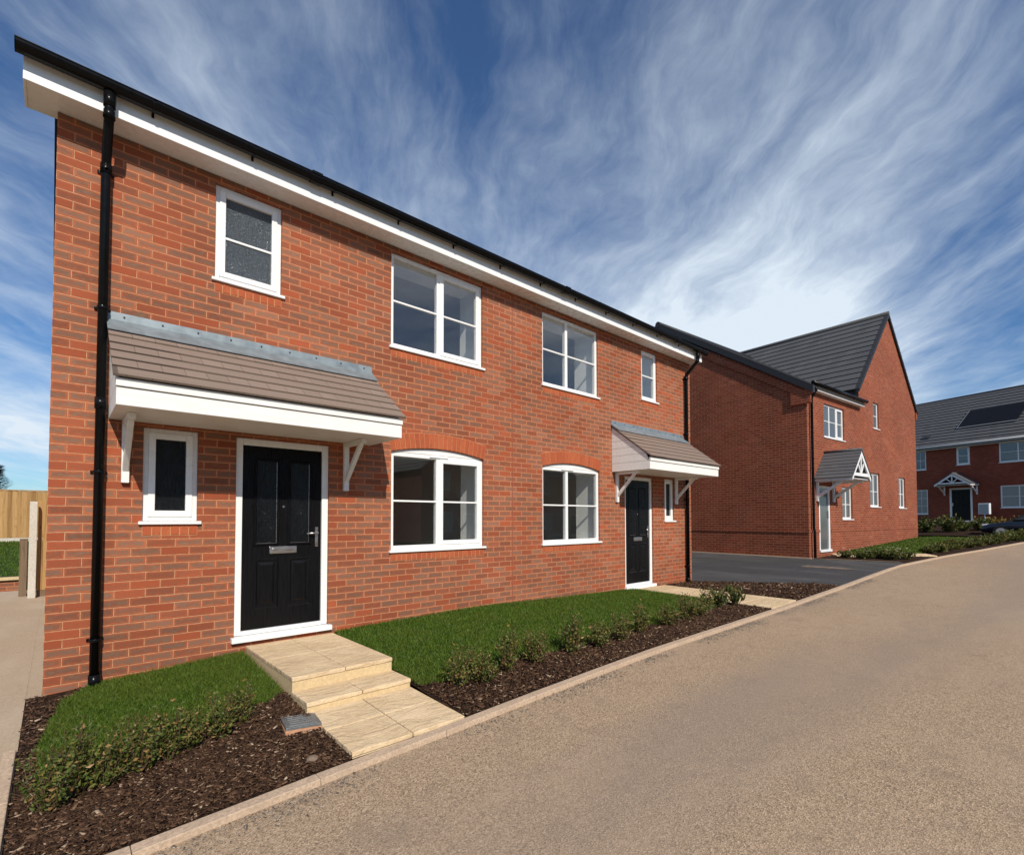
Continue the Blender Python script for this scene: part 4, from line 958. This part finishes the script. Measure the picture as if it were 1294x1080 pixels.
r = MB(); r.box(A0,A1,-.24,-.19,EV3-.15,EV3+.05); r.build('fascia', M['upvc_far'], h3)
r = MB(); r.box(A0,A1,-.19,-.002,EV3-.15,EV3-.13); r.build('soffit', M['upvc_far'], h3)
r = MB(); r.tube([(A0,-.30,EV3+.07),(A1,-.30,EV3+.07)], .04, 8); r.build('gutter', M['upvc_far'], h3)
nv = Vector((0,-sl3,1)).normalized(); sd = Vector((0,1,sl3)).normalized()
base = Vector((0,1.35,EV3+.12+1.35*sl3))+nv*.05
pnl = MB(); pnl.obox(base+Vector((.75,0,0))+sd*1.05+nv*.06, (1.55,0,0), sd*1.0, nv*.02); sp = pnl.build('solar_panel', M['solar'], h3)
fr_ = MB(); q0 = base+nv*.06
fr_.obox(q0+Vector((.75,0,0))+sd*.02, (1.6,0,0), sd*.02, nv*.02); fr_.obox(q0+Vector((-.815,0,0))+sd*1.05, (.015,0,0), sd*1.05, nv*.02); fr_.build('frame', M['galv'], sp)
vt = MB(); c = Vector((-2.4,.85,EV3+.12+.85*sl3))+nv*.06; vt.obox(c, (.22,0,0), sd*.14, nv*.05); vt.build('roof_vent', M['tile_black'], h3)
window(h3, *o3['w1'], sash=(), bars=(.5,), vbars=(.5,), mat='upvc_far', gl='glass_dark', vent=False, fr=.07)
window(h3, *o3['w2'], sash=(0,), bars=(.5,), mat='upvc_far', gl='glass_dark', vent=False, fr=.07)
window(h3, *o3['w3'], mull=(2.84,), sash=(), bars=(.5,), mat='upvc_far', gl='glass_dark', vent=False, fr=.08)
window(h3, *o3['w4'], sash=(), bars=(.33,.66), vbars=(.5,), mat='upvc_far', gl='glass_net', vent=False, fr=.07)
window(h3, *o3['w5'], mull=(2.84,), sash=(), bars=(.5,), mat='upvc_far', gl='glass_net', vent=False, fr=.08)
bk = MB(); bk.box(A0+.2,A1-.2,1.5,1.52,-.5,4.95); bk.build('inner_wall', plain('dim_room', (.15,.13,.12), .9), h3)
v = MB(); v.box(d3[0],d3[0]+.11,-.005,.08,d3[2],d3[3]); v.box(d3[1]-.11,d3[1],-.005,.08,d3[2],d3[3]); v.box(d3[0]+.11,d3[1]-.11,-.005,.08,d3[3]-.1,d3[3]); v.box(d3[0]-.04,d3[1]+.04,-.06,.06,d3[2]-.07,d3[2]+.03); dd = v.build('door', M['upvc_far'], h3)
v = MB(); v.box(d3[0]+.11,d3[1]-.11,.03,.07,d3[2]+.03,d3[3]-.1); moulding(v, -.5,-.15,1.0,1.9,.03,.04,.015); moulding(v, .0,.33,1.0,1.9,.03,.04,.015); v.build('leaf', M['door_black'], dd)
v = MB(); v.box(d3[0]+.15,d3[0]+.19,-.02,.03,1.0,1.2); v.build('handle', M['steel'], dd)
gable_porch(h3, -.08, 2.44, 3.12, .98, .95)
sp3 = empty('doorstep', (44.07,-.9,Z3), R_(-109.25), label='low grey brick step below the far house door', cat='step')
v = MB(); v.box(-.9,.75,-.62,-.07,-.5,-.09); v.build('tread', M['slab_plain'], sp3, bevel=.01); v = MB(); v.box(-.9,.75,-1.05,-.625,-.6,-.26); v.build('tread', M['clay'], sp3, bevel=.01)

# white box on a post before the third house
sg = empty('post_box_cabinet', (42.9,-2.05,E-.5), R_(-109.25), label='plain white box on a thin white post before the far house', cat='cabinet')
v = MB(); v.box(-.03,.03,-.03,.03,-.1,.78); v.build('post', M['sign_white'], sg)
v = MB(); v.box(-.28,.28,-.10,.10,.74,1.42); bx = v.build('box', M['sign_white'], sg, bevel=.015); v = MB(); v.box(-.24,.24,-.112,-.098,.79,1.37); v.build('panel', M['galv'], bx, bevel=.006)

# parked car, nose to the left, mostly behind the hedge
car = empty('parked_car', (37.2,-4.55,E-1.02), R_(-92), label='dark blue parked car nosing out behind the hedge at the right edge', cat='car')
def car_body():
    prof = [(-2.1,.30,.55,.66),(-2.08,.26,.66,.74),(-1.75,.22,.74,.84),(-1.1,.22,.86,.88),(-.85,.22,.90,.88),(.2,.22,.92,.89),(1.4,.22,.95,.88),(1.95,.26,.93,.82),(2.08,.34,.80,.74)]
    mb = MB(); ring = 12; base = len(mb.v)
    for x, zl, zh, hw in prof:
        for k in range(ring):
            a = 2*math.pi*k/ring; cx, sz = math.cos(a), math.sin(a); cx = math.copysign(abs(cx)**.45, cx); sz = math.copysign(abs(sz)**.5, sz)
            mb.v.append((x, hw*cx, (zl+zh)/2+(zh-zl)/2*sz))
    for i in range(len(prof)-1):
        for k in range(ring):
            l = (k+1) % ring; mb.f.append((base+i*ring+k, base+i*ring+l, base+(i+1)*ring+l, base+(i+1)*ring+k)); mb.sm.append(True)
    mb.f.append(tuple(range(base, base+ring))); mb.sm.append(True); e = base+(len(prof)-1)*ring; mb.f.append(tuple(range(e, e+ring))); mb.sm.append(True)
    return mb
cb = car_body().build('body', M['carpaint'], car)
v = MB(); v.prism([(-.95,-.72,.90),(1.55,-.72,.92),(1.15,-.58,1.33),(.0,-.58,1.40),(-.25,-.58,1.36)], (0,1.44,0)); v.build('cabin_glass', M['carglass'], cb, bevel=.04)
v = MB(); v.box(-.2,1.1,-.56,.56,1.385,1.42); v.build('roof', M['carpaint'], cb, bevel=.02)
for x in (-1.32, 1.35):
    for s_ in (-1, 1):
        w_ = MB(); w_.tube([(x, s_*.70, .31),(x, s_*.87, .31)], .31, 20); wh = w_.build('wheel', M['rubber'], car); q = MB(); q.tube([(x, s_*.868, .31),(x, s_*.885, .31)], .20, 16); q.build('rim', M['galv'], wh)
for s_ in (-1, 1):
    q = MB(); q.obox((-1.98, s_*.55, .66), (.10,0,0), (0,.14,0), (.02,0,.055)); q.build('headlight', M['lens'], car, bevel=.02)

# ------------------------------------------------------------------ back garden seen past the left corner
gz = lambda x, y: float(np.interp(y, [7.4,8.7,17], [E-1.30, E-1.16, E-.72]))
tag(sheet('back_lawn', [[(x, y) for x in (-9,-4,-1.5,-.6,-.28)] for y in (8.75,11,14,17.3)], M['turf'], .0, gz), kind='structure')
blades('grass', 'green back garden lawn behind the side path', [(x, y, gz(x,y)) for x, y in zip(RNG.uniform(-2.6,-.28,9000), RNG.uniform(8.75,17.2,9000))], .04, .014, M['blade'])
rw = empty('low_retaining_wall', (0,8.6,E-1.42), label='low pale capped brick wall holding up the back lawn', cat='wall')
v = MB(); v.box(-9,-.5,.0,.12,-.1,.20); v.build('brickwork', M['brick'], rw); v = MB(); v.box(-9,-.46,-.06,.16,.20,.255); v.build('coping', M['slab_plain'], rw, bevel=.006)
bf = empty('back_fence', (0,17.3,E-.74), label='closeboard timber fence across the far end of the back garden', cat='fence')
v = MB(); x = -9.
while x < 2:
    v.prism([(x,-.022,.14),(x+.125,-.002,.14),(x+.125,.006,.14),(x,-.004,.14)], (0,0,1.52+random.uniform(-.006,.006))); x += .112
v.build('boards', M['fence'], bf)
v = MB(); v.box(-9,2,-.03,.04,1.665,1.70); v.build('cap_rail', M['fence'], bf); v = MB(); v.box(-9,2,-.02,.03,-.12,.135); v.build('gravel_board', M['concrete'], bf)
pp = empty('fence_post', (-.245,6.2,E-1.345), label='pale concrete fence post beside the house corner', cat='fence post')
v = MB(); v.prism([(-.05,-.05,0),(.05,-.05,0),(.05,.05,0),(-.05,.05,0)], (0,0,1.62)); v.prism([(-.05,-.05,1.621),(.05,-.05,1.621),(.05,.0,1.65),(-.05,.0,1.65)], (0,.05,-.01)); v.build('shaft', M['concrete'], pp, bevel=.008)
sf = empty('side_fence', (0,6.35,E-1.33), label='tall timber board fence panel between concrete post and house wall', cat='fence')
v = MB(); x = -.19
while x < -.02:
    v.box(x, min(x+.062,-.008), -.008, .012, .10, 1.66); x += .066
v.build('boards', M['fence'], sf); v = MB(); v.box(-.19,-.008,-.02,.03,-.02,.095); v.build('gravel_board', M['timber_dark'], sf)
tp = MB(); tp.box(-.05,.05,-.05,.05,0,.98); tp.box(-.055,.055,-.055,.055,.982,1.0); tag(tp.build('timber_post', M['timber_dark'], loc=(-.37,6.55,E-1.34), bevel=.006), 'short weathered timber post left of the concrete fence post', 'post')
# conifer beyond the fence and a far wooded rise
tr = empty('conifer_tree', (-3.2,46,E-.6), label='dark conifer top showing over the back fence by the house corner', cat='tree')
v = MB(); v.tube([(0,0,-.3),(0,0,2.2),(0,0,4.3)], [.16,.11,.03], 8); v.build('trunk', M['stem'], tr)
cr = MB()
for k in range(2600):
    t = random.random()**.7; z = .8+3.7*t; rr = (1.35*(1-t)**.8+.12)*(.8+.3*math.sin(z*6)); a = random.uniform(0,6.28); q = rr*math.sqrt(random.random()); p = Vector((math.cos(a)*q, math.sin(a)*q, z+random.gauss(0,.05)-q*.25))
    d = Vector((math.cos(a),math.sin(a),random.uniform(-.3,.4))).normalized(); s_ = d.cross(Vector((0,0,1))).normalized()*.05; cr.face([p-s_, p+d*.22, p+s_])
cr.build('crown', M['needle'], tr, recalc=False)
hl = MB(); n_ = 60
for k in range(n_):
    for j, (y, f) in enumerate(((190,0),(205,1),(240,1.2))):
        x = -120+150*k/(n_-1); hl.v.append((x, y, -2+f*(10.2+1.3*math.sin(x*.05)+.7*math.sin(x*.21+1)+random.uniform(-.2,.2))))
for k in range(n_-1):
    for j in range(2): hl.f.append((k*3+j,(k+1)*3+j,(k+1)*3+j+1,k*3+j+1)); hl.sm.append(True)
tag(hl.build('hills', M['hill']), kind='structure')


# ------------------------------------------------------------------ houses across the street (seen in the window reflections)
def street_house(x, wd_, label, gable):
    hh = empty('street_house', (x, -21.5, E-1.75), math.pi, label=label, cat='house', group='houses across the street')
    Wn = [(.9,2.2,3.6,4.8), (wd_-2.2,wd_-.9,3.6,4.8), (.9,2.4,.9,2.2), (wd_-2.4,wd_-.9,.9,2.2)]; D_ = (wd_/2-.5, wd_/2+.5, 0, 2.1)
    fw = front_wall(0, wd_, -.4, 5., [(*v,0) for v in Wn]+[(*D_,0)], .08); dp = 8.5
    if gable: fw.face([(0,0,5.),(wd_,0,5.),(wd_/2,0,5.+wd_*.42)])
    fw.build('wall', M['brick_c'], hh); s = MB()
    for xx in (0, wd_):
        s.face([(xx,0,-.4),(xx,dp,-.4),(xx,dp,5),(xx,0,5)]) if gable else s.face([(xx,0,-.4),(xx,dp,-.4),(xx,dp,5),(xx,dp/2,8),(xx,0,5)])
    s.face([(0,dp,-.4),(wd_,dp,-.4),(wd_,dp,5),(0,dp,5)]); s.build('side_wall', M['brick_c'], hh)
    r = MB()
    if gable:
        for x0, sg in ((-.15,1),(wd_+.15,-1)): slope_tiles(r, (x0,-.1,5.-.126), (x0,dp+.1,5.-.126), (sg*(wd_/2+.15),0,(wd_/2+.15)*.84), 12, .04)
    else:
        for y0, sg in ((-.3,1),(dp+.3,-1)): slope_tiles(r, (-.1,y0,4.95), (wd_+.1,y0,4.95), (0,sg*(dp/2+.3),3.15), 12, .04)
    r.build('roof', M['tile_grey'], hh)
    for v in Wn: window(hh, *v, mull=((v[0]+v[1])/2,), sash=(), mat='upvc_far', gl='glass_net', vent=False)
    v = MB(); v.box(D_[0]+.08,D_[1]-.08,.04,.08,.03,2.02); dd = v.build('door', M['door_black'], hh); v = MB(); v.box(D_[0],D_[0]+.078,.0,.08,0,2.1); v.box(D_[1]-.078,D_[1],.0,.08,0,2.1); v.box(D_[0]+.078,D_[1]-.078,.0,.08,2.022,2.1); v.build('frame', M['upvc_far'], dd)
street_house(14, 9.0, 'wide brick house across the street mirrored faintly in the near ground floor windows', False)
street_house(24.5, 7.5, 'gable fronted brick house across the street mirrored in the ground floor windows', True)
street_house(36.5, 10., 'long brick house across the street farther along, mirrored in the second ground floor window', False)
# ------------------------------------------------------------------ camera
cd = bpy.data.cameras.new('camera'); cam = bpy.data.objects.new('camera', cd); COL.objects.link(cam); scene.camera = cam
yw, pt, rl = .7325, .0302, -.0012
F = Vector((math.sin(yw)*math.cos(pt), math.cos(yw)*math.cos(pt), math.sin(pt))); Rr = Vector((math.cos(yw), -math.sin(yw), 0)); U = Rr.cross(F)
R2 = Rr*math.cos(rl)+U*math.sin(rl); U2 = -Rr*math.sin(rl)+U*math.cos(rl)
cam.matrix_world = Matrix(((R2.x,U2.x,-F.x,.0706),(R2.y,U2.y,-F.y,-5.7058),(R2.z,U2.z,-F.z,E),(0,0,0,1)))
cd.sensor_width = 36; cd.lens = 36*637.01/1294; cd.shift_y = 95.9/1294; cd.clip_start = .05; cd.clip_end = 3000

# ------------------------------------------------------------------ light and sky
sdir = Vector((-.30,-1,.80)).normalized()       # towards the sun
elev = math.asin(sdir.z); az = math.atan2(sdir.x, sdir.y)
sl_ = bpy.data.lights.new('sun', 'SUN'); sl_.energy = 4.2; sl_.angle = R_(.53); sl_.color = (1, .92, .80)
so = bpy.data.objects.new('sun', sl_); COL.objects.link(so); so.rotation_euler = (-sdir).to_track_quat('-Z', 'Y').to_euler()
wd = bpy.data.worlds.new('World'); scene.world = wd; wd.use_nodes = True; nt = wd.node_tree; nt.nodes.clear()
class WN(NT):
    def __init__(s): s.t = nt; s.out = nt.nodes.new('ShaderNodeOutputWorld')
t = WN(); sky = t.n('TexSky'); sky.sky_type = 'NISHITA'; sky.sun_disc = False; sky.sun_elevation = elev; sky.sun_rotation = az; sky.altitude = 50; sky.air_density = 1.0; sky.dust_density = .1; sky.ozone_density = 2.5
dirv = t.n('TexCoord').outputs['Generated']; sp = t.n('SeparateXYZ'); t.l(dirv, sp.inputs[0])
LOBES = [(.783,.439,.44,.38,.13), (.867,.074,.494,.36,.12), (.258,.791,.555,.22,.075), (.60,.45,.66,.14,.03), (-.055,.987,.15,.2,.06), (.52,.57,.63,.20,-.035),
         (.781,.099,.616,.34,-.13), (.957,.071,.28,.14,-.07), (.419,.762,.494,.16,-.05), (-.041,.96,.279,.1,-.06), (.189,.713,.675,.2,.03), (.50,.53,.69,.16,-.035)]
zz = t.math('ADD', t.math('MAXIMUM', sp.outputs[2], 0.), .16)
def vec(a, b, c=0.):
    x = t.n('CombineXYZ'); t.inp(x.inputs[0], a); t.inp(x.inputs[1], b); t.inp(x.inputs[2], c); return x.outputs[0]
def cloud_axes(ang):
    ca, sa = math.cos(ang), math.sin(ang)
    return (t.math('DIVIDE', t.math('ADD', t.math('MULTIPLY', sp.outputs[0], sa), t.math('MULTIPLY', sp.outputs[1], ca)), zz),
            t.math('DIVIDE', t.math('SUBTRACT', t.math('MULTIPLY', sp.outputs[0], ca), t.math('MULTIPLY', sp.outputs[1], sa)), zz))
SEED = 71.0
al, ac = cloud_axes(yw - .05)
warp = t.noise(vec(al, ac, SEED), .55, 3, .5)
w2 = t.noise(vec(al, ac, SEED+9), 1.6, 4, .6)
ac2 = t.math('ADD', ac, t.math('ADD', t.math('MULTIPLY', warp, .8), t.math('MULTIPLY', w2, .22)))
broad = t.noise(vec(t.math('MULTIPLY', al, .6), ac2, SEED+4), 1.0, 5, .55)
ac3 = t.math('ADD', ac2, t.math('MULTIPLY', t.noise(vec(al, ac2, SEED+6), 2.5, 3, .5), .16))
fine = t.noise(vec(t.math('MULTIPLY', al, .8), t.math('MULTIPLY', ac3, 2.6), SEED+1.3), 2.6, 9, .64)
puff = t.noise(vec(al, ac3, SEED+2), 4.5, 8, .62)
cl = t.math('ADD', t.math('ADD', t.math('MULTIPLY', broad, .62), t.math('MULTIPLY', fine, .30)), t.math('MULTIPLY', puff, .12))
# where in the sky the cirrus banks and the clear gaps lie (x, y, z, angular size, amount)
for bx_, by_, bz_, br_, ba_ in LOBES:
    dt = t.n('VectorMath', operation='DOT_PRODUCT'); t.l(dirv, dt.inputs[0]); dt.inputs[1].default_value = Vector((bx_, by_, bz_)).normalized()
    cl = t.math('ADD', cl, t.maprange(dt.outputs['Value'], math.cos(br_*1.5), math.cos(br_*.25), 0., ba_))
cl = t.maprange(cl, .415, .72, 0., 1., False)
cl = t.math('POWER', cl, 1.5)
cl = t.math('MULTIPLY_ADD', cl, .98, .025, clamp=True)
hs = t.n('HueSaturation'); hs.inputs['Saturation'].default_value = 1.12; t.l(sky.outputs[0], hs.inputs['Color'])
skyc = t.mix(1., hs.outputs[0], (.74,1.12,1.46), 'MULTIPLY')
cloudc = (11.0, 12.5, 14.0)
colr = t.mix(cl, skyc, cloudc)
bg = t.n('Background'); bg.inputs['Strength'].default_value = .06; t.l(colr, bg.inputs['Color']); t.l(bg.outputs[0], t.out.inputs[0])
vs = scene.view_settings; vs.view_transform = 'Standard'; vs.look = 'None'; vs.exposure = 0.18; vs.gamma = 1; vs.use_curve_mapping = False
scene.cycles.max_bounces = 8; scene.cycles.transparent_max_bounces = 12
